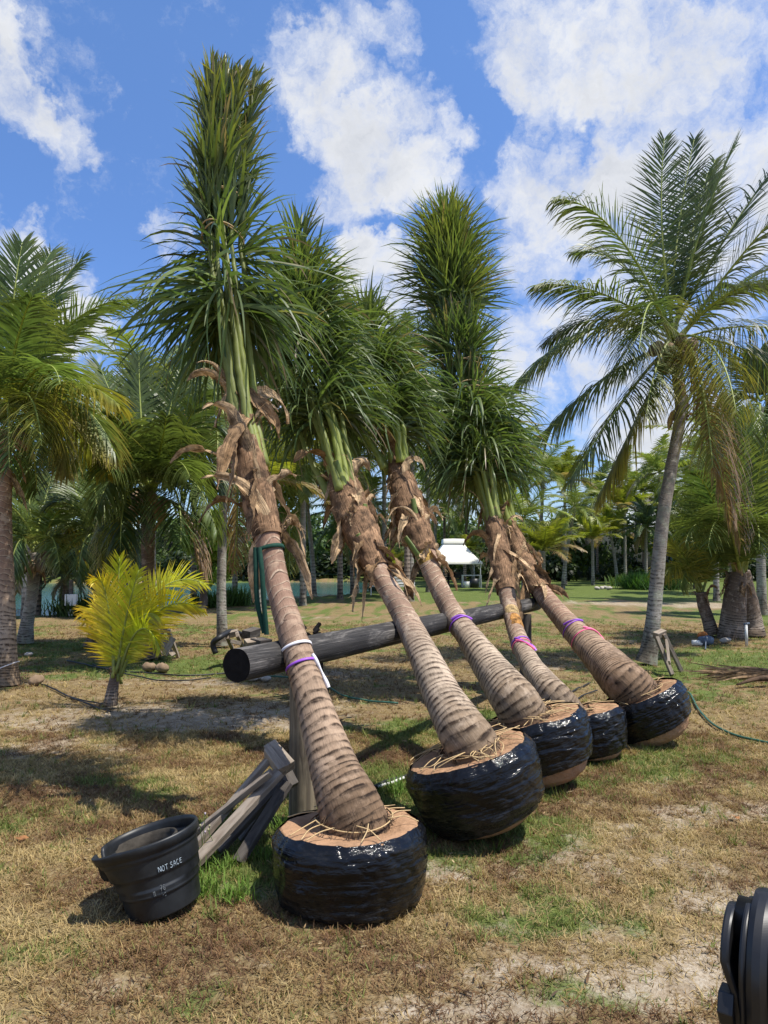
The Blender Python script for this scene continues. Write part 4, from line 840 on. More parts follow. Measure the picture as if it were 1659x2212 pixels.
palm('coconut palm with long yellowing fronds hanging right of the nearest leaning trunk',
     [(598, 1296, 30, 16), (604, 1230, 30, 12), (612, 1130, 30, 11), (602, 1040, 30, 11), (590, 990, 30, 11)], (590, 985, 30),
     [(648, 1225, -1, 650, 1020, 1), (625, 1240, -2, 630, 1030, 1), (660, 1150, .5, 650, 990), (520, 1100, .3, 530, 990), (560, 900, .5, 570, 940), (640, 910, .5, 620, 940), (680, 1040, 0, 650, 960), (500, 1010, .5, 540, 960), (600, 1120, -2, 600, 1010)],
     group=GP, L=1.5, wid=.09, n=44, seed=7, tip=YEL, tipw=.6, m=M_trunk_dark, col2=GRN2 * 1.4, r0=.05)
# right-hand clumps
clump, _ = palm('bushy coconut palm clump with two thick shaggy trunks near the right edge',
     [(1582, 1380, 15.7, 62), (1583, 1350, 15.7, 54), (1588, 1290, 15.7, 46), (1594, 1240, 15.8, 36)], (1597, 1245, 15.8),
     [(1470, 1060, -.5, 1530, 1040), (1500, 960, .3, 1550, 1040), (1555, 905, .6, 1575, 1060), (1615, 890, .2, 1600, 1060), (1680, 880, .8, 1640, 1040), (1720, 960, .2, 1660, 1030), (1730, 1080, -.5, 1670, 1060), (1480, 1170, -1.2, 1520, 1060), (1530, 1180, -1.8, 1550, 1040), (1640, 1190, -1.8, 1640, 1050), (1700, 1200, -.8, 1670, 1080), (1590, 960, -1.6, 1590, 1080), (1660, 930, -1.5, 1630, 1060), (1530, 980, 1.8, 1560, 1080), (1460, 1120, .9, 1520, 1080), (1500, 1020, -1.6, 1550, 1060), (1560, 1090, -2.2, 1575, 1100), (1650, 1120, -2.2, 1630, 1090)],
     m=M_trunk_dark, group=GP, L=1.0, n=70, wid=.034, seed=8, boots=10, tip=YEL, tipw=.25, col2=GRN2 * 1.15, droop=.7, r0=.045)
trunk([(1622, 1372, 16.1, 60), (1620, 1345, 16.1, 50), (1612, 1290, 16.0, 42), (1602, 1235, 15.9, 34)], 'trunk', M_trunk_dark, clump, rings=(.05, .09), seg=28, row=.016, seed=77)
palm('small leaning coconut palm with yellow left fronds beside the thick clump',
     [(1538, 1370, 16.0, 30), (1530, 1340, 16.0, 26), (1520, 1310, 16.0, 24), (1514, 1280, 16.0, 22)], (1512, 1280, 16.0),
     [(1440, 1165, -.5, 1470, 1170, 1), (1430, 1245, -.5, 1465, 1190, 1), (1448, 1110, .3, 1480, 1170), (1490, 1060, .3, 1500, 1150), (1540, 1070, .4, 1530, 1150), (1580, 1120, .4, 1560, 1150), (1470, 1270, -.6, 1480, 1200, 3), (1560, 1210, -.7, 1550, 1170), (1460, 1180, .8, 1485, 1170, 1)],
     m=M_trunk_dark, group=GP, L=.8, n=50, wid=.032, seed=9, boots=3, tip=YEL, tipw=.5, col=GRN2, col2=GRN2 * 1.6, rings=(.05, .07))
palm('grey coconut palm trunk cut by the right picture edge, crown high and dark',
     [(1646, 1328, 22, 26), (1645, 1280, 22, 20), (1642, 1100, 22, 17), (1640, 950, 22, 16), (1642, 880, 22, 15)], (1642, 870, 22),
     [(1590, 800, .4, 1610, 800), (1560, 900, .4, 1590, 820), (1580, 980, -.6, 1600, 860), (1640, 760, .5, 1640, 820), (1700, 800, .4, 1680, 800), (1720, 900, .3, 1690, 830), (1640, 1000, -1.5, 1640, 880), (1610, 1040, .4, 1610, 890), (1680, 1010, .2, 1680, 870)],
     group=GP, L=1.2, wid=.08, n=46, seed=10, col=GRN * .8, col2=GRN, tipw=.15, r0=.04)
# golden sapling
palm('young golden yellow coconut palm in the sandy turf left of the log',
     [(238, 1522, 8.35, 30), (243, 1490, 8.35, 24), (250, 1450, 8.35, 18), (254, 1425, 8.35, 13)], (252, 1462, 8.35),
     [(204, 1255, -.25, 236, 1225, 1), (186, 1345, .1, 216, 1240, 1), (300, 1232, -.45, 268, 1330), (445, 1262, .1, 330, 1205), (436, 1316, -.25, 335, 1255, 1), (258, 1205, .05, 255, 1330), (228, 1250, .4, 246, 1320, 1), (372, 1245, .4, 300, 1270), (345, 1400, -.4, 300, 1290), (340, 1330, -.3, 290, 1300)],
     m=M_trunk_dark, L=.44, n=58, face=.75, wid=.019, seed=11, col=np.array([.34, .43, .025]), col2=np.array([.52, .52, .03]), tip=np.array([.80, .50, .03]), tipw=.5, name='young_palm', rings=(.03, .04), r0=.02, boots=5, droop=.3)

# ---------------------------------------------------------------- far palms: four crowns, copied
def far_crown(seed, nf, Lr, col, col2, tip, tipw, lo, hi, bend, ll=.8):
    rr = np.random.default_rng(seed); mb = MB()
    for k in range(nf):
        az = k * 2.399 + rr.uniform(-.3, .3); el = R(hi - (hi - lo) * (k / nf) ** .9 + rr.uniform(-8, 8)); L = Lr * rr.uniform(.8, 1.1)
        p = np.zeros(3); pts = []; e = el
        for j in range(12):
            pts.append(p); p = p + np.array([math.cos(az) * math.cos(e), math.sin(az) * math.cos(e), math.sin(e)]) * L / 11; e -= R(bend) * (.4 + j / 11) / 11 * rr.uniform(.8, 1.2)
        Q = np.array(pts); T = nrm(np.gradient(Q, axis=0)); tt = np.linspace(0, 1, 12)
        q = rr.random(); cc = (col * (1 - q) + col2 * q) * rr.uniform(.75, 1.2); tp = cc * (1 - tipw) + tip * tipw
        if k > nf - 4 and rr.random() < .6: cc = cc * .4 + DRY * .6; tp = DRY
        tube(mb, Q, .03 * (1 - .85 * tt) + .004, 4, PET * .8)
        n2 = 46; t = np.repeat(np.linspace(.12, .99, n2), 2); sd = np.tile([1., -1.], n2)
        ip = lambda X: np.stack([np.interp(t, tt, X[:, j]) for j in range(3)], 1)
        b, tg = ip(Q), nrm(ip(T)); sv = np.array([-math.sin(az), math.cos(az), 0]); nv = np.cross(sv, tg); nv *= np.where(nv[:, 2:] < 0, -1, 1)
        a = R(1) * (72 - 42 * t); D = tg * np.cos(a)[:, None] + sv * (sd * np.sin(a))[:, None] + nv * rr.normal(.08, .12, (len(t), 1))
        Ln = ll * np.interp(t, [.1, .3, .6, 1], [.5, 1, .9, .3]) * rr.uniform(.8, 1.1, len(t)); jit = rr.uniform(.7, 1.3, (len(t), 1))
        leaf_strips(mb, b, D, tg + nv * .2, Ln, .055 * rr.uniform(.8, 1.3, len(t)), rr.uniform(.5, 1.4, len(t)), 3, cc * jit, tp * jit)
    return mb
def mesh_only(mb, name, m):
    o = mb.build(name, m); me = o.data; bpy.data.objects.remove(o); return me
FC = [mesh_only(far_crown(201, 20, 2.9, GRN, GRN2, YEL, .25, -50, 82, 75), 'crown', M_leaf),
      mesh_only(far_crown(202, 18, 2.8, GRN2, GRN2 * 1.5, YEL, .55, -35, 80, 85), 'crown', M_leaf),
      mesh_only(far_crown(203, 16, 2.6, np.array([.13, .19, .03]), np.array([.24, .26, .03]), YEL, .5, 5, 85, 70), 'crown', M_leaf),
      mesh_only(far_crown(204, 30, 2.2, np.array([.075, .12, .065]), np.array([.12, .17, .09]), np.array([.2, .24, .14]), .3, -30, 85, 90, .45), 'crown', M_leaf)]
def far_palm(x, Y, cy, sc_, proto, label, bx=None, w=.11, m=M_trunk_grey, rz=None, base=None):
    bx = x if bx is None else bx; B = P(bx, HOR, Y); C = P(x, cy, Y)
    root = thing('coconut_palm' if proto != 3 else 'date_palm', label, 'palm tree', (B[0], B[1], 0), 'palms along the far tree line')
    pts, s = catmull([(B[0], B[1], -.2), (B[0] * .7 + C[0] * .3, B[1], C[2] * .4), C], num=26)
    mb = MB(); r = w * np.interp(np.linspace(0, 1, 26), [0, .08, .4, 1], [1.6, 1.15, .95, .85])
    T, A, Bb = frames(pts); th = np.arange(12) / 12 * 6.2832
    V = pts[:, None] + r[:, None, None] * (np.cos(th)[None, :, None] * A[:, None] + np.sin(th)[None, :, None] * Bb[:, None])
    U = np.stack([np.broadcast_to(th[None] / 6.28, (26, 12)), np.broadcast_to((s / .16)[:, None], (26, 12)), np.broadcast_to(np.linspace(0, 1, 26)[:, None], (26, 12))], -1)
    mb.add(V, grid_quads(26, 12), None, U); mb.build('trunk', m, root)
    cr = bpy.data.objects.new('crown', FC[proto]); sc.collection.objects.link(cr); cr.parent = root
    cr.location = tuple(C - np.array(root.location)); cr.scale = (sc_,) * 3; cr.rotation_euler = (0, 0, rng.uniform(0, 6.28) if rz is None else rz)
FAR = [(1174, 44, 1015, .95, 1, 'yellow green palm with a browned hanging frond behind the farthest leaning palm', 1165),
       (1242, 42, 1095, .8, 1, 'pale leaning palm trunk with golden crown behind the bushy palms', 1214),
       (1390, 60, 1062, 1.25, 0, 'dark green palm crown standing highest left of the tall grey trunk'),
       (1318, 52, 1148, 1.0, 2, 'short bright yellow green palm with slanting trunk in the far clearing', 1333),
       (1395, 50, 1138, 1.15, 3, 'silver green feathery date palm just left of the tall grey trunk'),
       (1174, 38, 1190, .95, 2, 'low bushy palm right of the shaggy brown necks'),
       (1130, 40, 1120, 1.0, 1, 'palm showing between the two farthest leaning crowns'),
       (1290, 62, 1075, 1.3, 0, 'green palm behind the golden crowned one in the far row'),
       (1345, 66, 1045, 1.3, 0, 'palm deep in the far row under the hanging frond tip'),
       (1440, 60, 1085, 1.2, 0, 'far palm half hidden by the tall grey trunk'),
       (1500, 42, 1040, 1.0, 0, 'palm behind the small leaning palm at right'),
       (1580, 36, 960, 1.1, 0, 'palm behind the thick clump with high crown'),
       (1090, 56, 1070, 1.3, 1, 'palm in the far row right above the tent ridge end'),
       (1010, 54, 1075, 1.2, 0, 'palm standing behind the cream tent, crown above its roof', 1003),
       (940, 50, 1085, 1.2, 1, 'palm left behind the cream tent'),
       (881, 29, 800, 1.0, 0, 'tall pale palm between third trunk and tent, left of its twin', 879),
       (893, 29.5, 870, .95, 1, 'tall pale palm trunk close beside its twin, left of the tent', 887),
       (756, 36, 1105, 1.1, 0, 'palm with dark trunk by the lagoon corner, behind the second neck', 762),
       (785, 37, 1090, 1.0, 1, 'palm with tilted dark trunk right of the lagoon corner', 770),
       (662, 34, 1075, 1.1, 2, 'slim pale palm at the water edge right of the nearest trunk', 680),
       (845, 33, 1222, .55, 2, 'little yellow palm in front of the white bench'),
       (512, 30, 1010, 1.0, 1, 'palm by the water behind the nearest leaning trunk, left side', 508),
       (92, 22.5, 1130, .9, 0, 'palm at the lagoon edge behind the swollen foot palm', 83),
       (960, 53, 1045, 1.2, 0, 'dark palm in the far row left of the three tier crown'),
       (1260, 70, 1130, 1.3, 0, 'palm in the darkest gap of the far row'),
       (270, 24, 1010, 1.1, 0, 'palm behind the nut laden palm, left side'), (420, 26, 930, 1.1, 1, 'pale green palm behind the nut laden palm, right side'), (150, 26, 960, 1.0, 0, 'palm by the lagoon between the two left crowns', 140),
       (1215, 58, 1150, 1.0, 3, 'grey green feather palm low in the far row'), (655, 27, 960, 1.25, 1, 'palm seen through the gap right of the nearest brown neck'), (735, 31, 985, 1.25, 0, 'palm behind the second brown neck, crown wide'), (830, 34, 960, 1.3, 1, 'yellow tipped palm between the second and third necks'),
       (925, 38, 930, 1.3, 1, 'yellow green palm between third and fourth necks above the tent'), (560, 24, 1040, 1.1, 2, 'bright palm behind the nearest neck, left of the strap'), (1220, 50, 1040, 1.25, 2, 'bright yellow green palm standing over the far clearing'),
       (1110, 47, 1000, 1.2, 1, 'palm close right of the fourth crown skirt'), (1350, 56, 1100, 1.2, 2, 'fresh green palm between the slanting palm and the date palm'), (1425, 50, 1020, 1.1, 1, 'yellowing palm crown touching the tall grey trunk'), (1280, 48, 1165, .9, 2, 'low fresh green palm left of the slanting palm'),
       (1545, 30, 1000, 1.2, 1, 'pale crowned palm behind the small leaning palm, far right'), (330, 22, 880, 1.2, 1, 'light crowned palm rising straight behind the nut laden palm'), (60, 21, 860, 1.2, 1, 'light green palm behind the left edge palm'), (1010, 47, 1190, .6, 2, 'small palm beside the tent posts', 1025)]
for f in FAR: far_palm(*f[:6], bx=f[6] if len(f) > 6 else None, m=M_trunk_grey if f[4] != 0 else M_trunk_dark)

# ---------------------------------------------------------------- broad-leaved growth
def leaf_cloud(mb, cs, rs, n, size, col, col2, seed, squash=.75):
    rr = np.random.default_rng(seed); cs = np.asarray(cs, float); rs = np.asarray(rs, float); pr = rs ** 2 / (rs ** 2).sum()
    k = rr.choice(len(cs), n, p=pr); d = nrm(rr.normal(0, 1, (n, 3))); rad = rs[k] * rr.uniform(.35, 1.05, n) ** .6
    p = cs[k] + d * rad[:, None] * np.array([1, 1, squash]); tone = rr.random((len(cs), 1))[k]
    a = nrm(d + rr.normal(0, .7, (n, 3)) + [0, 0, .5]); S = nrm(np.cross(a, rr.normal(0, 1, (n, 3)))); D = np.cross(a, S)
    c = (np.asarray(col) * (1 - tone) + np.asarray(col2) * tone) * rr.uniform(.6, 1.4, (n, 1))
    sz = size * rr.uniform(.6, 1.4, n)
    leaf_strips(mb, p, D, S, sz, sz * .62, np.full(n, .5), 2, c, c * 1.1, prof=((0, .4, 1), (.25, 1, .1)))
def broad_tree(label, x, Y, ytop, ybot, rx, n, size, col, col2, seed, name='broadleaf_tree', lean=0):
    rr = np.random.default_rng(seed); B = P(x, HOR, Y); zt = P(x, ytop, Y)[2]; zb = P(x, ybot, Y)[2]; wr = rx * Y / F
    root = thing(name, label, 'tree', (B[0], B[1], 0)); C = np.array([B[0] + lean, B[1], (zt + zb) / 2]); cs = []; rs = []
    for k in range(26):
        d = nrm(rr.normal(0, 1, 3)); q = rr.uniform(.2, .95); cs.append(C + d * q * np.array([wr, wr * .8, (zt - zb) / 2])); rs.append(rr.uniform(.16, .34) * wr)
    mb = MB(); leaf_cloud(mb, cs, rs, n, size, col, col2, seed); mb.build('crown', M_broad, root)
    mb = MB(); b0 = np.array([B[0], B[1], -.2]); f = np.array([B[0] + lean * .4, B[1], max(zb, .4)])
    tube(mb, catmull([b0, (b0 + f) / 2 + [.1, 0, 0], f], num=12)[0], np.linspace(.2, .12, 12), 10)
    for k in range(0, 26, 3): tube(mb, catmull([f, (f + cs[k]) / 2 + rr.normal(0, .15, 3), cs[k]], num=10)[0], np.linspace(.09, .02, 10), 7)
    mb.build('trunk', M_trunk_dark, root)
broad_tree('bright green almond tree leaning over the lagoon behind the sapling', 430, 25, 1085, 1275, 62, 5200, .22, (.20, .30, .045), (.30, .42, .06), 301, lean=.4)
broad_tree('dark round bushy tree at the lagoon corner behind the second trunk', 800, 40, 1130, 1282, 48, 4200, .24, (.03, .06, .02), (.06, .10, .03), 302)
broad_tree('dark green tree on the far bank at the left edge', 10, 56, 1110, 1250, 110, 5200, .34, (.03, .06, .02), (.07, .11, .03), 303)
broad_tree('green tree on the far bank behind the slim pale palm', 690, 70, 1095, 1255, 95, 5200, .40, (.06, .11, .03), (.12, .17, .045), 304)
# the far wood in one mass
mb = MB(); rr = np.random.default_rng(77)
cs = []; rs = []
for k in range(520):
    x = rr.uniform(-70, 95); y = rr.uniform(73, 84) if x < 0 else rr.uniform(62, 78); 
    if x > 20: y = rr.uniform(56, 75)
    z = rr.uniform(.2, 1) ** .8 * rr.uniform(3.2, 6.8); cs.append((x, y, z)); rs.append(rr.uniform(.9, 2.0))
leaf_cloud(mb, cs, rs, 100000, .45, (.03, .06, .016), (.11, .16, .04), 78)
cs = [(rr.uniform(3, 60), rr.uniform(57, 63), rr.uniform(.3, 1.6)) for k in range(110)] + [(x_, 66.8 + 4 * math.sin(x_ * .05) + rr.uniform(-.3, 1.5), rr.uniform(.2, 1.9)) for x_ in rr.uniform(-60, 2, 150)]
leaf_cloud(mb, cs, [rr.uniform(.6, 1.1) for _ in cs], 26000, .4, (.014, .028, .010), (.04, .06, .018), 79)
# added dark backdrop sheet behind the leaves: wood's shade as colour, closes sky gaps
bx = np.linspace(-90, 110, 90); w_ = np.stack([np.stack([bx, np.where(bx < 0, 79, 70) + 2 * np.sin(bx * .3), np.full(90, z)], -1) for z in (-1.2, 2.2, 5.2)], 0)
w_[2, :, 1] += 3; mb.add(w_, grid_quads(3, 90, False), (.012, .018, .008))
tag(mb.build('woods', M_broad), 'dark mangrove wood closing the view across the lagoon and lawn', 'woods', kind='stuff')
# grassy tufts
def tuft(label, x, Y, h, n, spread_, col, seed, name='grass_clump', cat='plant', wid=.03):
    rr = np.random.default_rng(seed); B = P(x, HOR, Y); B[2] = 0; az = rr.uniform(0, 6.28, n); el = R(1) * rr.uniform(35, 88, n)
    D = np.stack([np.cos(az) * np.cos(el), np.sin(az) * np.cos(el), np.sin(el)], 1); b = B + np.c_[rr.normal(0, spread_, (n, 2)), np.zeros(n) - .02]
    c = np.asarray(col) * rr.uniform(.6, 1.4, (n, 1)); mb = MB()
    leaf_strips(mb, b, D, np.stack([-np.sin(az), np.cos(az), 0 * az], 1), h * rr.uniform(.6, 1.1, n), np.full(n, wid), rr.uniform(.3, 1.6, n), 4, c, c * 1.2)
    o = mb.build(name, M_grass); tag(o, label, cat)
tuft('round green grass clump left of the tall grey trunk in the clearing', 1390, 42, 1.1, 1600, .55, (.06, .13, .03), 401, wid=.05)
tuft('second grass clump just right of the tall grey trunk', 1432, 42, 1.0, 1100, .45, (.05, .11, .028), 402, wid=.05)
tuft('low grass clump left of the round one in the clearing', 1362, 47, .9, 900, .5, (.08, .13, .03), 403, wid=.05)
tuft('strappy green clump at the water edge left of the nearest trunk', 505, 27, .8, 700, .3, (.08, .14, .035), 404, wid=.035)
tuft('green reed clump by the water right of the sapling', 455, 26, .7, 500, .3, (.08, .14, .035), 405, wid=.035)
tuft('dark green reed clump behind the white meter box', 172, 22, .8, 600, .35, (.05, .09, .025), 406, wid=.035)
far_palm(143, 22.5, 1243, .55, 3, 'dark feathery cycad like palm leaning by the white meter box', bx=146, m=M_trunk_dark, w=.13)

# ---------------------------------------------------------------- nursery pots
def pot(root, base, axis, rt, rb, h, name, m, notch=False, seed=0, inner=None, ribs=True):
    ax = nrm(axis); e1 = nrm(np.cross([0, 1, 0], ax)); e2 = np.cross(ax, e1); seg = 96; th = np.arange(seg) / seg * 6.2832
    zo = np.linspace(0, 1, 60); ro = rb + (rt - rb) * zo ** .8
    if ribs:
        for c0 in (.30, .56, .80): ro = ro + np.where(zo > c0, .006, 0) + .004 * np.exp(-((zo - c0) / .012) ** 2)
    zo = zo * h; lip = [(ro[-1] + .008, h - .042), (ro[-1] + .010, h - .008), (ro[-1] + .007, h), (ro[-1] - .002, h), (ro[-1] - .006, h - .02)]
    keep = zo < h - .045
    prof_o = np.vstack([np.stack([ro[keep], zo[keep]], 1), lip, np.stack([ro[keep][::-1] - .006, zo[keep][::-1] + .006], 1), [[.003, .012]]])
    prof_o = np.vstack([[[.003, 0]], prof_o])
    rr_ = np.broadcast_to(prof_o[:, 0][:, None], (len(prof_o), seg)).copy(); zz_ = np.broadcast_to(prof_o[:, 1][:, None], rr_.shape).copy()
    if notch:
        d = np.abs((th - notch + np.pi) % 6.2832 - np.pi); hi = prof_o[:, 1] > h * .55
        cut = np.interp(d, [0, .10, .16], [.62, .62, 1.0]); zz_ = np.where(hi[:, None], np.minimum(zz_, np.where(cut < 1, h * cut + (zz_ - h) * .25, 9)), zz_)
        # torn flap of the rim bends outward
        fl = np.exp(-((((th - notch - .42 + np.pi) % 6.2832) - np.pi) / .28) ** 2); rr_ = rr_ + fl[None] * .055 * np.clip(prof_o[:, 1] / h - .5, 0, 1)[:, None] * 2
    ov = 1 + .05 * np.cos(2 * (th - 0.3)); rr_ = rr_ * np.where(prof_o[:, 1][:, None] > h * .4, ov[None], 1)
    V = base + rr_[..., None] * (np.cos(th)[None, :, None] * e1 + np.sin(th)[None, :, None] * e2) + zz_[..., None] * ax
    V[..., 2] = np.maximum(V[..., 2], .004)
    return MB().add(V, grid_quads(len(prof_o), seg)).build(name, m, root), e1, e2, ax
pb = G(318, 2003); pb[1] += .20; pb[2] = .012
PR = thing('nursery_pot', 'large black plastic nursery pot with torn rim and pale handwritten words', 'plant pot', pb)
pax = nrm((-.26, .03, 1)); PRT, PRB, PH = .198, .176, .345
outer, e1, e2, pax = pot(PR, pb + np.array([0.02, 0, 0]), pax, PRT, PRB, PH, 'body', M_pot, notch=R(200))
pb2 = pb + pax * .10 - e1 * .03
PI_ = thing('nursery_pot', 'smaller soil stained black pot sitting inside the larger torn pot', 'plant pot', pb2)
pot(PI_, pb2, nrm((-.29, .02, 1)), .146, .12, .205, 'body', M_potin, ribs=True)
# handwriting following the pot wall
GL = {'N': [[(0, 0), (.05, 1), (.55, .05), (.6, 1)]], 'O': [[(.3, 1), (.05, .7), (.05, .25), (.3, 0), (.55, .3), (.55, .75), (.3, 1)]], 'T': [[(0, .95), (.65, 1)], [(.33, .97), (.3, 0)]],
      'S': [[(.55, .9), (.3, 1), (.08, .75), (.4, .5), (.5, .2), (.25, 0), (0, .12)]], 'A': [[(0, 0), (.3, 1), (.6, 0)], [(.12, .4), (.5, .4)]], 'C': [[(.5, .9), (.2, .95), (.02, .5), (.2, .05), (.52, .12)]],
      'E': [[(.5, .92), (.1, .85), (.05, .5), (.08, .1), (.5, .02)], [(.08, .5), (.42, .55)]], 'π': [[(0, .9), (.6, 1)], [(.2, .9), (.1, 0)], [(.45, .9), (.5, 0)]], '7': [[(0, .95), (.5, 1), (.2, 0)], [(.1, .5), (.45, .5)]], 'G': [[(.5, .9), (.15, .9), (.02, .4), (.3, 0), (.5, .3), (.25, .4)]], '=': [[(0, .3), (.5, .35)], [(0, .65), (.5, .7)]], '5': [[(.5, 1), (.1, .95), (.08, .55), (.45, .5), (.4, .05), (.05, 0)]]}
def wall_pt(ang, z):
    s = z / PH; ro = PRB + (PRT - PRB) * s ** .8 + .0065 * sum(s > c0 for c0 in (.30, .56, .80))
    if s > .4: ro = ro * (1 + .05 * math.cos(2 * (ang - .3)))
    return pb + np.array([.02, 0, 0]) + (ro + .0035) * (math.cos(ang) * e1 + math.sin(ang) * e2) + z * pax
def write(txt, a0, z0, size, m, name, w, slope=0):
    mb = MB(); a = a0
    for ch in txt:
        if ch == ' ': a += size * 1.6; continue
        for st in GL[ch]:
            pts, _ = catmull([(x_ * size * 4.2 + a, z0 + y_ * size + slope * (a - a0), 0) for x_, y_ in st], num=max(8, 6 * len(st)))
            tube(mb, np.array([wall_pt(q[0], q[1]) for q in pts]), w, 5)
        a += size * 3.3
    mb.build(name, m, outer)
write('NOT SACE', R(293), .205, .024, M_chalk, 'lettering', .0014)
write('7G', R(290), .122, .022, M_faint, 'lettering', .0014); write('π', R(280), .108, .022, M_faint, 'lettering', .0014); write('=5', R(291), .092, .017, M_faint, 'lettering', .0013)

# ---------------------------------------------------------------- timber
def frame(name, label, parts, m=M_wood, cat='timber frame', group='tree support sawhorses', bevel=.003):
    allp = np.array([q for p in parts for q in (p[1], p[2])]); c0 = allp.mean(0); c0[2] = 0
    root = thing(name, label, cat, c0, group)
    for (nm, a, b, w, t_, up) in parts:
        mb = MB(); plank(mb, a, b, w, t_, up); mb.build(nm, m, root, bevel=bevel)
    return root
vw = np.array([0, -1, .35])
frame('sawhorse', 'upper of two weathered sawhorses leaning on the near post, headed by laminated blocks',
      [('header', P(582, 1612, 4.50), P(624, 1660, 4.38), .085, .075, (.3, -1, .9)),
       ('header', P(578, 1624, 4.44), P(610, 1668, 4.32), .05, .08, (.3, -1, .9)),
       ('leg', P(581, 1640, 4.44), G(404, 1850), .072, .034, (-.55, -.2, .5)), ('leg', P(604, 1668, 4.30), G(400, 1888), .074, .034, (-.5, -.55, .6)),
       ('brace', P(586, 1668, 4.20), G(414, 1820) + [0, -.05, .05], .05, .032, (-.3, -.3, 1))], m=M_wood)
frame('sawhorse', 'lower darker sawhorse under the laminated one, against the near post',
      [('header', P(612, 1665, 4.5), P(630, 1700, 4.45), .09, .05, (.3, -1, .9)),
       ('leg', P(621, 1690, 4.42), G(514, 1862), .07, .036, (-.4, -.6, .5)), ('leg', P(608, 1690, 4.52), G(520, 1815), .07, .036, (-.5, -.3, .5)), ('brace', P(600, 1700, 4.46), G(470, 1850) + [0, 0, .03], .06, .035, (-.4, -.6, .6))], m=M_wood_dark)
frame('sawhorse', 'pale sawhorse leaning on the foot of the tall grey palm',
      [('header', P(1416, 1374, 11.0), P(1434, 1366, 11.1), .10, .10, (0, -.3, 1)), ('leg', P(1418, 1376, 10.9), G(1452, 1458), .09, .05, (1, 0, .3)), ('leg', P(1434, 1370, 11.0), G(1472, 1450), .09, .05, (1, 0, .3)),
       ('brace', P(1440, 1384, 10.9), P(1446, 1432, 10.5), .07, .03, (1, -.5, .3))])
frame('sawhorse', 'grey crossed sawhorse at the foot of the nut laden palm',
      [('header', P(348, 1362, 12.2), P(366, 1358, 12.2), .09, .08, (0, -.3, 1)), ('leg', P(364, 1362, 12.1), G(385, 1420), .09, .05, (1, 0, .3)), ('leg', P(350, 1366, 12.1), G(338, 1424), .09, .05, (1, 0, .3)),
       ('brace', P(374, 1378, 12.0), P(354, 1415, 11.8), .10, .04, (.5, -1, .3)), ('brace', P(346, 1384, 12.05), P(376, 1416, 11.85), .08, .035, (.5, -1, .3))])
frame('sawhorse', 'dark leaning sawhorse among timber scraps behind the log end',
      [('header', P(488, 1372, 11.5), P(514, 1366, 11.5), .10, .09, (0, -.3, 1)), ('leg', P(490, 1374, 11.4), G(512, 1424), .09, .05, (1, 0, .3)), ('leg', P(512, 1370, 11.4), G(536, 1425), .09, .05, (1, 0, .3)), ('brace', P(500, 1385, 11.4), P(520, 1390, 11.3), .06, .04, (0, -1, .3))], m=M_wood)
def off(nm, lab, a, b, w, t_, m, up=(0, -.4, 1), cat='timber', grp='timber scraps behind the log'):
    mb = MB(); plank(mb, a, b, w, t_, up); tag(mb.build(nm, m, None, bevel=.004), lab, cat, grp)
off('timber_block', 'dark square timber block on top of the scrap pile behind the log', P(531, 1372, 11.6), P(554, 1364, 11.9), .16, .14, M_wood_dark)
off('timber_offcut', 'pale cut board lying under the dark block in the scrap pile', P(530, 1392, 11.3), P(556, 1388, 11.4), .16, .12, M_wood)
off('timber_offcut', 'dark stacked beam at the right of the scrap pile behind the log', P(550, 1395, 11.3), P(575, 1392, 11.6), .20, .20, M_wood_dark)
off('timber_offcut', 'long dark board at the bottom of the scrap pile behind the log', G(505, 1428) + [0, 0, .08], G(570, 1425) + [0, 0, .10], .22, .15, M_wood_dark)
mb = MB(); pts, _ = catmull([P(466, 1412, 11.2), P(460, 1390, 11.2), P(476, 1376, 11.2), P(500, 1364, 11.6), P(524, 1372, 11.8)], num=24); tube(mb, pts, .045, 8)
tag(mb.build('bent_hose', M_hose_black), 'thick black hose curled round the scrap pile behind the log', 'hose')
# burnt debris and bucket beyond the log
mb = MB(); rr = np.random.default_rng(5)
for k in range(16):
    a = P(664 + rr.uniform(-4, 30), 1372 + rr.uniform(-22, 30), 9.0 + rr.uniform(-.2, .2)); plank(mb, a, a + rr.normal(0, .10, 3), rr.uniform(.03, .07), rr.uniform(.02, .05), (0, -.3, 1))
a = G(675, 1440)
plank(mb, P(664, 1390, 9.0), np.r_[P(664, 1390, 9)[:2], 0], .06, .05, (1, 0, 0)); plank(mb, P(694, 1390, 9.0), np.r_[P(694, 1390, 9)[:2], 0], .06, .05, (1, 0, 0))
tag(mb.build('burnt_stump_frame', M_char), 'charred broken black frame sticking up behind the log, right of the nearest trunk', 'debris')
mb = MB(); b = G(680, 1452); tube(mb, np.array([b + [0, 0, -.01], b + [0, 0, .12], b + [0, 0, .26]]), [.10, .115, .13], 20)
tag(mb.build('pail', M_pot), 'small black pail under the log right of the nearest trunk', 'pail')
off('timber_block', 'grey capped wooden block behind the fourth trunk with rope on top', G(1178, 1490) + [0, .3, 0], G(1178, 1490) + [0, .3, .20], .16, .12, M_wood_dark, (0, -1, 0), grp=None)

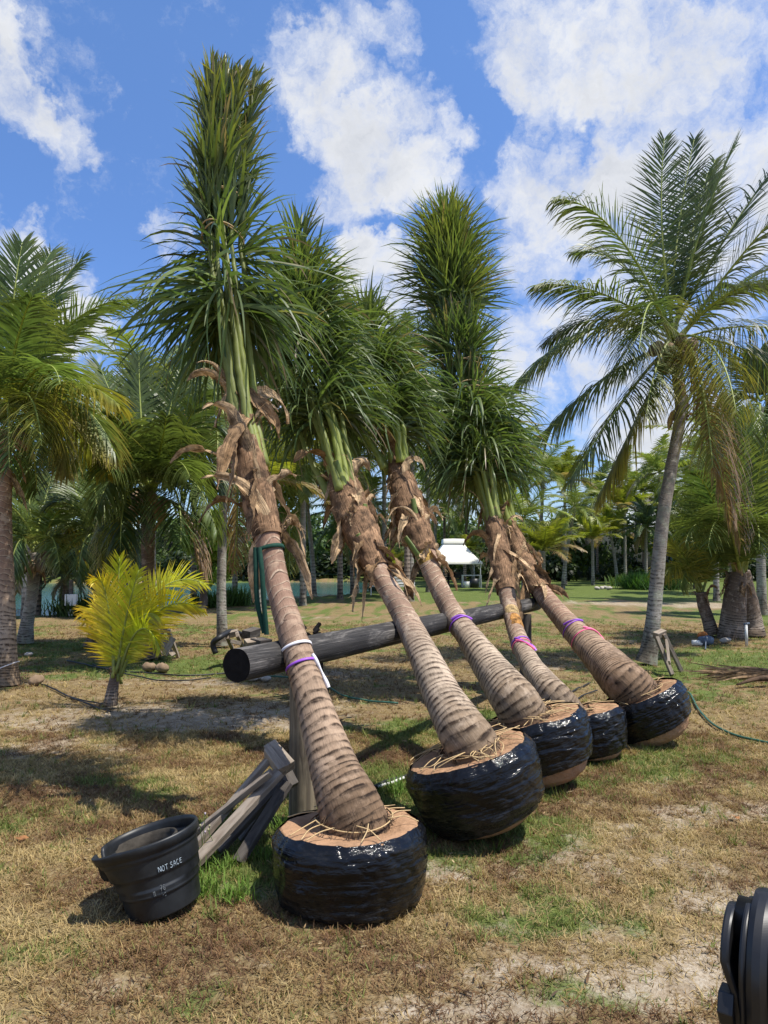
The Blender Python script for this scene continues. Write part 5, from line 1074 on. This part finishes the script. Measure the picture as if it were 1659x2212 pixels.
# ---------------------------------------------------------------- hoses, pipes, small things
def hose(label, pts, r, m, z=.0, name='hose', cat='hose'):
    w = [G(*p) for p in pts]; w = [np.array([q[0], q[1], 0]) for q in w]
    Q, s = catmull(w, step=.06); Q[:, 2] = hgt(Q[:, 0], Q[:, 1]) + r * .9 + .004
    mb = MB(); tube(mb, Q, r, 8); tag(mb.build(name, m), label, cat)
hose('black irrigation line from the left edge palm towards the sapling', [(85, 1478), (130, 1498), (165, 1512), (210, 1530), (238, 1537)], .011, M_hose_black)
hose('thin black line joining the sapling foot from the left edge palm', [(100, 1485), (150, 1505), (200, 1518), (230, 1524)], .008, M_hose_black)
hose('black poly line running across the sand to the log end', [(145, 1428), (220, 1443), (300, 1455), (380, 1462), (440, 1460), (500, 1455), (560, 1460)], .012, M_hose_black)
hose('second black poly line curving nearer the log end', [(200, 1435), (250, 1452), (330, 1470), (400, 1472), (455, 1465)], .010, M_hose_black)
hose('dark green hose running under the log behind the nearest trunk', [(540, 1462), (610, 1465), (680, 1470), (715, 1492), (745, 1508), (800, 1518), (860, 1522)], .012, M_hose_green)
hose('green garden hose trailing from the last ball to the right edge', [(1470, 1500), (1476, 1490), (1490, 1500), (1510, 1535), (1545, 1570), (1600, 1595), (1670, 1612), (1720, 1640)], .012, M_hose_green)
hose('dark line on the turf between fourth and last ball', [(1215, 1512), (1245, 1490), (1275, 1475)], .010, M_hose_black)
hose('lower dark line on the turf left of the last ball', [(1235, 1525), (1260, 1505), (1290, 1492)], .009, M_hose_black)
hose('bundled black hoses by the second ball', [(800, 1708), (840, 1692), (880, 1680), (900, 1672)], .013, M_hose_black)
hose('cream plastic pipe lying beside the black hoses by the second ball', [(818, 1704), (850, 1694), (872, 1684)], .011, M_white, name='pipe', cat='pipe')
mb = MB(); b = G(1613, 1396); tube(mb, np.array([b, b + [0, 0, .42]]), .028, 12); st = thing('standpipe', 'white standpipe with small tap in front of the thick clump', 'pipe', b)
mb.build('pipe', M_pvc, st); mb = MB(); tube(mb, np.array([b + [-.04, 0, .43], b + [.07, 0, .45]]), .022, 8); mb.build('tap', M_blue, st)
pm = thing('pump', 'blue grey pump with a white pipe end on the turf by the small leaning palm', 'pump', G(1520, 1394))
mb = MB(); b = G(1522, 1394); tube(mb, np.array([b + [-.1, 0, .09], b + [.08, 0, .10], b + [.16, 0, .09]]), [.08, .10, .07], 14); mb.build('body', M_blue, pm)
mb = MB(); b = G(1502, 1394); tube(mb, np.array([b + [-.06, 0, .05], b + [.12, -.02, .05]]), .055, 14); mb.build('pipe', M_white, pm)
mb = MB(); b = G(1518, 1392); tube(mb, catmull([b + [-.08, .05, .16], b + [.02, 0, .21], b + [.1, .02, .17]], num=10)[0], [.02, .04, .05, .05, .05, .05, .05, .05, .04, .02], 8); mb.build('rusty_cover', M_orange, pm)
mb = MB(); b = G(1525, 1400); tube(mb, catmull([b + [0, 0, .14], b + [-.05, -.1, .06], b + [-.12, -.25, .01]], num=10)[0], .012, 6); mb.build('outlet_hose', M_blue, pm)
# nuts and stones on the ground
def nut(label, x, y, r, m, nm, cat, sq=.85, seed=0, grp=None):
    b = G(x, y); mb = MB(); k = 14; zs = np.linspace(-1, 1, k); th = np.arange(18) / 18 * 6.2832
    rs = np.sqrt(np.maximum(1 - zs ** 2, .0009)); a = seed * 1.3
    L = nrm([math.cos(a), math.sin(a) * .3, .1]); S = nrm(np.cross(L, [0, 0, 1])); N = np.cross(S, L)
    rr_ = r * rs[:, None] * (1 + .5 * (fbm(th[None] * 1.1 + seed, zs[:, None] * 2 + seed, 3) - .5))
    V = b + [0, 0, r * sq * .9] + (zs * r * 1.3)[:, None, None] * L + (rr_ * np.cos(th)[None])[..., None] * S + (rr_ * np.sin(th)[None] * sq)[..., None] * N
    tag(mb.add(V, grid_quads(k, 18)).build(nm, m), label, cat, grp)
nut('pale husked coconut lying right of the left edge trunk', 78, 1480, .085, M_coco, 'coconut', 'coconut', seed=1)
nut('fallen coconut right of the sapling, nearer the palm foot', 350, 1452, .085, M_coco, 'coconut', 'coconut', seed=2)
nut('fallen coconut touching the first, close behind the sapling', 322, 1450, .085, M_coco, 'coconut', 'coconut', seed=3)
nut('grey stone beside the small leaning palm', 1567, 1388, .09, M_rock, 'rock', 'rock', .6, 4)
nut('pale stone at left between the black lines', 62, 1417, .06, M_rock, 'rock', 'rock', .6, 5)
for q, (x, y) in enumerate(((1300, 1273), (1308, 1272), (1290, 1274), (1316, 1274))): nut('small pale stone of the little row in the far clearing', x, y, .14, M_rock, 'rock', 'rock', .7, 6 + q, 'stones in the far clearing')
for q, (x, y) in enumerate(((545, 1470), (560, 1468), (575, 1471))): nut('small rubble stone under the log end', x, y, .06, M_rock, 'rock', 'rock', .6, 12 + q, 'rubble under the log')
# white meter box
mbx = thing('meter_box', 'white box on a grey post at the lagoon edge', 'box', P(155, HOR, 21.5) * [1, 1, 0])
b = P(155, HOR, 21.5); mb = MB(); box(mb, (b[0] - .03, b[1] + .08, .5), np.eye(3), (.05, .05, .6)); mb.build('post', M_wood_dark, mbx, bevel=.005)
mb = MB(); box(mb, (b[0] + .02, b[1], .50), np.eye(3), (.17, .08, .17)); mb.build('box', M_white, mbx, bevel=.012)
mb = MB(); box(mb, (b[0] + .0, b[1], .12), np.eye(3), (.10, .08, .10)); mb.build('lower_box', M_pvc, mbx, bevel=.01)
# dry palm debris at right
dr = thing('dry_frond', 'dry brown palm frond lying on the turf at the right edge', 'palm frond', G(1640, 1475))
rr = np.random.default_rng(9); a = G(1570, 1464); b = G(1720, 1474); mb = MB()
nq = 90; tq = rr.uniform(0, 1, nq); Bq = a + (b - a) * tq[:, None] + np.c_[rr.normal(0, .05, nq), rr.normal(0, .06, nq), rr.uniform(.02, .14, nq)]
cq = DRY * rr.uniform(.5, 1.2, (nq, 1)); leaf_strips(mb, Bq, nrm(np.c_[-np.ones(nq), rr.normal(0, .15, nq), rr.normal(.05, .12, nq)]), np.c_[rr.normal(0, .3, (nq, 2)), np.ones(nq)], rr.uniform(.3, .7, nq), np.full(nq, .03), rr.uniform(.05, .4, nq), 4, cq, cq)
mb.build('leaflets', M_sheath, dr)
mb = MB(); pts, _ = catmull([G(1592, 1484) + [0, 0, .03], G(1640, 1482) + [0, 0, .1], G(1720, 1482) + [0, 0, .1]], num=16); tube(mb, pts, np.linspace(.02, .11, 16), 10, BRN * .7, flat=.6); mb.build('stalk', M_sheath, dr)
for q, (x, y, s) in enumerate(((42, 1817, .035), (520, 1790, .04), (1590, 1768, .035))):
    b = G(x, y); mb = MB(); nq = 3; B_ = np.repeat(b[None] + [0, 0, .012], nq, 0); az = np.array([.3, 1.2, 2.6]) + q
    cq = np.tile([.32, .15, .06] if q != 1 else [.14, .08, .05], (nq, 1)); leaf_strips(mb, B_, np.c_[np.cos(az), np.sin(az), np.full(nq, .25)], np.c_[-np.sin(az), np.cos(az), np.full(nq, .3)], np.full(nq, s * 1.5), np.full(nq, s), np.full(nq, .8), 4, cq, cq)
    tag(mb.build('fallen_leaf', M_sheath), ('fallen orange leaf on the sand at far left', 'curled brown fallen leaf on the shaded turf', 'rusty fallen leaf on the turf near the right edge')[q], 'leaf')
# weeds beside the pot
def weed(label, x, y, n, h, seed, flower=False):
    rr = np.random.default_rng(seed); b = G(x, y); az = rr.uniform(0, 6.28, n); el = R(1) * rr.uniform(35, 85, n)
    B_ = b + np.c_[rr.normal(0, .05, (n, 2)), np.full(n, -.01)]; D = np.stack([np.cos(az) * np.cos(el), np.sin(az) * np.cos(el), np.sin(el)], 1)
    cq = np.array([.12, .20, .035]) * rr.uniform(.6, 1.4, (n, 1)); mb = MB()
    leaf_strips(mb, B_, D, np.stack([-np.sin(az), np.cos(az), az * 0], 1), h * rr.uniform(.5, 1.1, n), np.full(n, .006), rr.uniform(.4, 2, n), 4, cq, cq * 1.2)
    root = thing('weed', label, 'weed', b); mb.build('leaves', M_grass, root)
    if flower:
        mb = MB()
        for k in range(7):
            p0 = b + rr.normal(0, .03, 3) * [1, 1, 0]; p1 = p0 + [rr.normal(0, .05), rr.normal(0, .03), h * rr.uniform(1.1, 1.9)]
            tube(mb, catmull([p0, (p0 + p1) / 2 + rr.normal(0, .012, 3), p1], num=10)[0], .0017, 4, np.array([.14, .2, .06]))
            tube(mb, np.array([p1, p1 + [0, 0, .012]]), .005, 6, np.array([.6, .5, .6]) if k % 2 else np.array([.45, .42, .25]))
        mb.build('flower_stalks', M_grass, root)
weed('tall flowering weed between the big pot and the sawhorses', 432, 1865, 90, .14, 501, True)
weed('green weed at the right foot of the big pot', 440, 1925, 120, .13, 502)
weed('spreading green weed between pot and front ball', 510, 1935, 120, .10, 503)
weed('green weed left of the front ball', 575, 1850, 90, .09, 504)
weed('bright green weed behind the front ball by the post', 612, 1790, 110, .12, 505)
weed('grassy weed between the front and second ball', 855, 1712, 140, .16, 506)
weed('grassy weed under the sawhorse feet', 480, 1880, 100, .12, 507)
weed('green weed left of the third ball', 1050, 1572, 130, .16, 508)

# ---------------------------------------------------------------- tent, bench, table in the distance
TY = 44; tl, trr = P(926, HOR, TY)[0], P(1042, HOR, TY)[0]; tz = P(980, 1218, TY)[2] + .12; 
tent = thing('canopy_tent', 'cream canopy tent with a raised vent roof beyond the lawn', 'tent', ((tl + trr) / 2, TY + 1.6, 0))
cx_, cy_, hw_ = (tl + trr) / 2, TY + 1.6, (trr - tl) / 2
def roof_ring(z, w, k=13):
    s = np.linspace(-1, 1, k)[:-1]; pts = [(x, -1) for x in s] + [(1, y) for y in s] + [(-x, 1) for x in s] + [(-1, -y) for y in s]
    return np.array([(cx_ + px * w, cy_ + py * w, z) for px, py in pts])
zt2 = P(980, 1163, TY)[2]
rings_ = [roof_ring(tz - .14, hw_), roof_ring(tz, hw_)] + [roof_ring(tz + (zt2 - .22 - tz) * q, hw_ * (1 - .66 * q ** .82)) for q in (.12, .3, .5, .75, 1.0)]
mb = MB().add(np.array(rings_), grid_quads(7, 48)); mb.build('roof', M_canvas, tent)
mb = MB().add(np.array([roof_ring(zt2 - .30, hw_ * .42), roof_ring(zt2 - .01, hw_ * .40), roof_ring(zt2, hw_ * .38), roof_ring(zt2 + .03, .01)]), grid_quads(4, 48)); mb.build('vent_roof', M_canvas, tent)
for sx in (-1, 1):
    for sy in (-1, 1):
        mb = MB(); tube(mb, np.array([(cx_ + sx * hw_ * .93, cy_ + sy * hw_ * .93, 0), (cx_ + sx * hw_ * .93, cy_ + sy * hw_ * .93, tz)]), .03, 8); mb.build('leg', M_wood if sx < 0 else M_pvc, tent)
def furn(nm, lab, cat, x, Y, w, d, h, back, m, grp=None):
    b = P(x, HOR, Y); root = thing(nm, lab, cat, (b[0], b[1], 0), grp)
    mb = MB(); box(mb, (b[0], b[1], h), np.eye(3), (w / 2, d / 2, .025)); mb.build('seat' if back else 'table_top', m, root)
    for sx in (-1, 1):
        for sy in (-1, 1):
            mb = MB(); hh = h + (back if sy > 0 else 0); box(mb, (b[0] + sx * (w / 2 - .04), b[1] + sy * (d / 2 - .03), hh / 2 - .03), np.eye(3), (.03, .03, hh / 2 - .0)); mb.build('leg', m, root)
    if back:
        mb = MB()
        for z in (.14, .28, .42):
            if z < back: box(mb, (b[0], b[1] + d / 2 - .065, h + z), np.eye(3), (w / 2, .012, .05))
        mb.build('backrest', m, root)
furn('bench', 'weathered pale bench left of the twin pale trunks', 'bench', 868, 35, 1.3, .5, .42, .45, M_pvc)
furn('bench', 'small white bench left of the longer pale bench', 'bench', 812, 35, .55, .45, .42, .45, M_white)
furn('bench', 'slatted wooden bench further back behind the pale bench', 'bench', 872, 43, .9, .5, .5, .55, M_wood)
furn('folding_table', 'white folding table under the right side of the tent', 'table', 1018, 44.5, 1.2, .7, .75, 0, M_white)
for q, x in enumerate((962, 975, 990)): furn('chair', ('dark metal chair under the tent, left one', 'dark metal chair under the tent, middle one', 'dark metal chair under the tent next to the table')[q], 'chair', x, 45.5, .5, .5, .45, .5, M_steel, 'chairs under the tent')
for nm, lab, x, m, h_ in (('cooler', 'black cooler bin under the white table', 1024, M_pot, .55), ('bucket', 'white bucket left of the black bin under the table', 1009, M_white, .38)):
    b = P(x, HOR, 43.9); mb = MB(); tube(mb, np.array([(b[0], b[1], 0), (b[0], b[1], h_)]), [.19 * h_ / .4, .22 * h_ / .4], 16); tag(mb.build(nm, m), lab, 'bucket' if nm == 'bucket' else 'cooler')
# line strung between trunks
mb = MB(); p0, p1_ = P(640, 1238, 33.5), P(772, 1240, 36.5); tube(mb, catmull([p0, (p0 + p1_) / 2 + [0, 0, -.03], p1_], num=12)[0], .012, 5); tag(mb.build('rope', M_hose_green), 'pale green rope strung level between trunks by the lagoon', 'rope')
mb = MB(); b = P(661, HOR, 33.2); tube(mb, np.array([(b[0], b[1], -.1), (b[0], b[1], 1.0)]), .04, 8); tag(mb.build('stake', M_wood), 'thin wooden stake at the water edge left of the slim pale palm', 'stake')
# white tape on left palm
mb = MB(); b = P(15, 1442, 9.8)
a = np.linspace(0, 6.2832, 40); rr0 = .150; pts = b + np.c_[rr0 * np.cos(a), rr0 * np.sin(a), .02 + .06 * np.cos(a)]
V = np.stack([pts - [0, 0, .008], pts + [0, 0, .008]], 1); O = np.c_[np.cos(a), np.sin(a), a * 0] * .003
mb.add(np.stack([V[:, 0], V[:, 1], V[:, 1] + O, V[:, 0] + O], 1), grid_quads(40, 4)); tag(mb.build('white_tape', M_whitetape), 'white tape round the foot of the left edge palm', 'tape', 'marking tapes tied round the trunks')

# ---------------------------------------------------------------- black machine arm, lower right
MY = 1.42
arm = thing('machine_arm', 'black steel loader arm joint with bolted plate at the lower right corner', 'machinery', (P(1600, 1935, MY)[0], MY, 0))
def slab(mb, x0, x1, ztop, rad, shift=None, yc=MY + .15, zb=-.02, n_=46, bev=.0035):
    zs = np.r_[np.linspace(zb, ztop - rad, 24), ztop - rad + rad * np.sin(np.linspace(0, 1.55, 44)[1:])]
    rows = []
    for z in zs:
        hy = rad if z <= ztop - rad else math.sqrt(max(rad ** 2 - (z - ztop + rad) ** 2, 1e-6)); s = shift(z) if shift else 0.
        b_ = min(bev, hy * .5)
        rows.append([(x0 + s + b_, yc - hy, z), (x1 + s - b_, yc - hy, z), (x1 + s, yc - hy + b_, z), (x1 + s, yc + hy - b_, z), (x1 + s - b_, yc + hy, z), (x0 + s + b_, yc + hy, z), (x0 + s, yc + hy - b_, z), (x0 + s, yc - hy + b_, z)])
    rows.append([(r[0], yc, zs[-1] + .001) for r in rows[-1]])
    mb.add(np.array(rows), grid_quads(len(rows), 8), None, None, 0, False)
xw = lambda x, dY=0: P(x, 2000, MY + dY)[0]
zw = lambda y, dY=0.06: P(1600, y, MY + dY)[2]
zj = zw(2090)
mb = MB(); slab(mb, xw(1553), xw(1569), zw(1962), .095, lambda z: .020 * float(np.clip((zj - z + .035) / .07, 0, 1)) ** 1.0, yc=MY + .13); mb.build('keeper_plate', M_steel, arm)
mb = MB(); slab(mb, xw(1588), xw(1600), zw(1950), .125, yc=MY + .15); mb.build('washer', M_steel, arm)
mb = MB(); slab(mb, xw(1601), xw(1638), zw(1932), .15, yc=MY + .165, bev=.010); mb.build('arm_plate', M_steel, arm)
mb = MB(); slab(mb, xw(1639), xw(1650), zw(1952), .125, yc=MY + .15); mb.build('washer', M_steel, arm)
mb = MB(); slab(mb, xw(1653), xw(1760), zw(1945), .14, yc=MY + .17, bev=.012); mb.build('arm_plate', M_steel, arm)
mb = MB(); bp = P(1562, 2190, MY + .0); bp[1] = MY + .14
tube(mb, np.array([bp + [-.006, -.09, 0], bp + [.02, -.09, 0]]), .038, 6, smooth=False); mb.build('bolt_head', M_steel, arm, bevel=.003)
mb = MB(); pc = np.array([xw(1570), MY + .15, zw(2010)]); tube(mb, np.array([pc, pc + [.35, 0, 0]]), .055, 24); mb.build('pivot_pin', M_steel, arm)
arm.rotation_euler = (0, 0, R(-36)); arm.scale = (1.12, 1, .975)

all_grass()
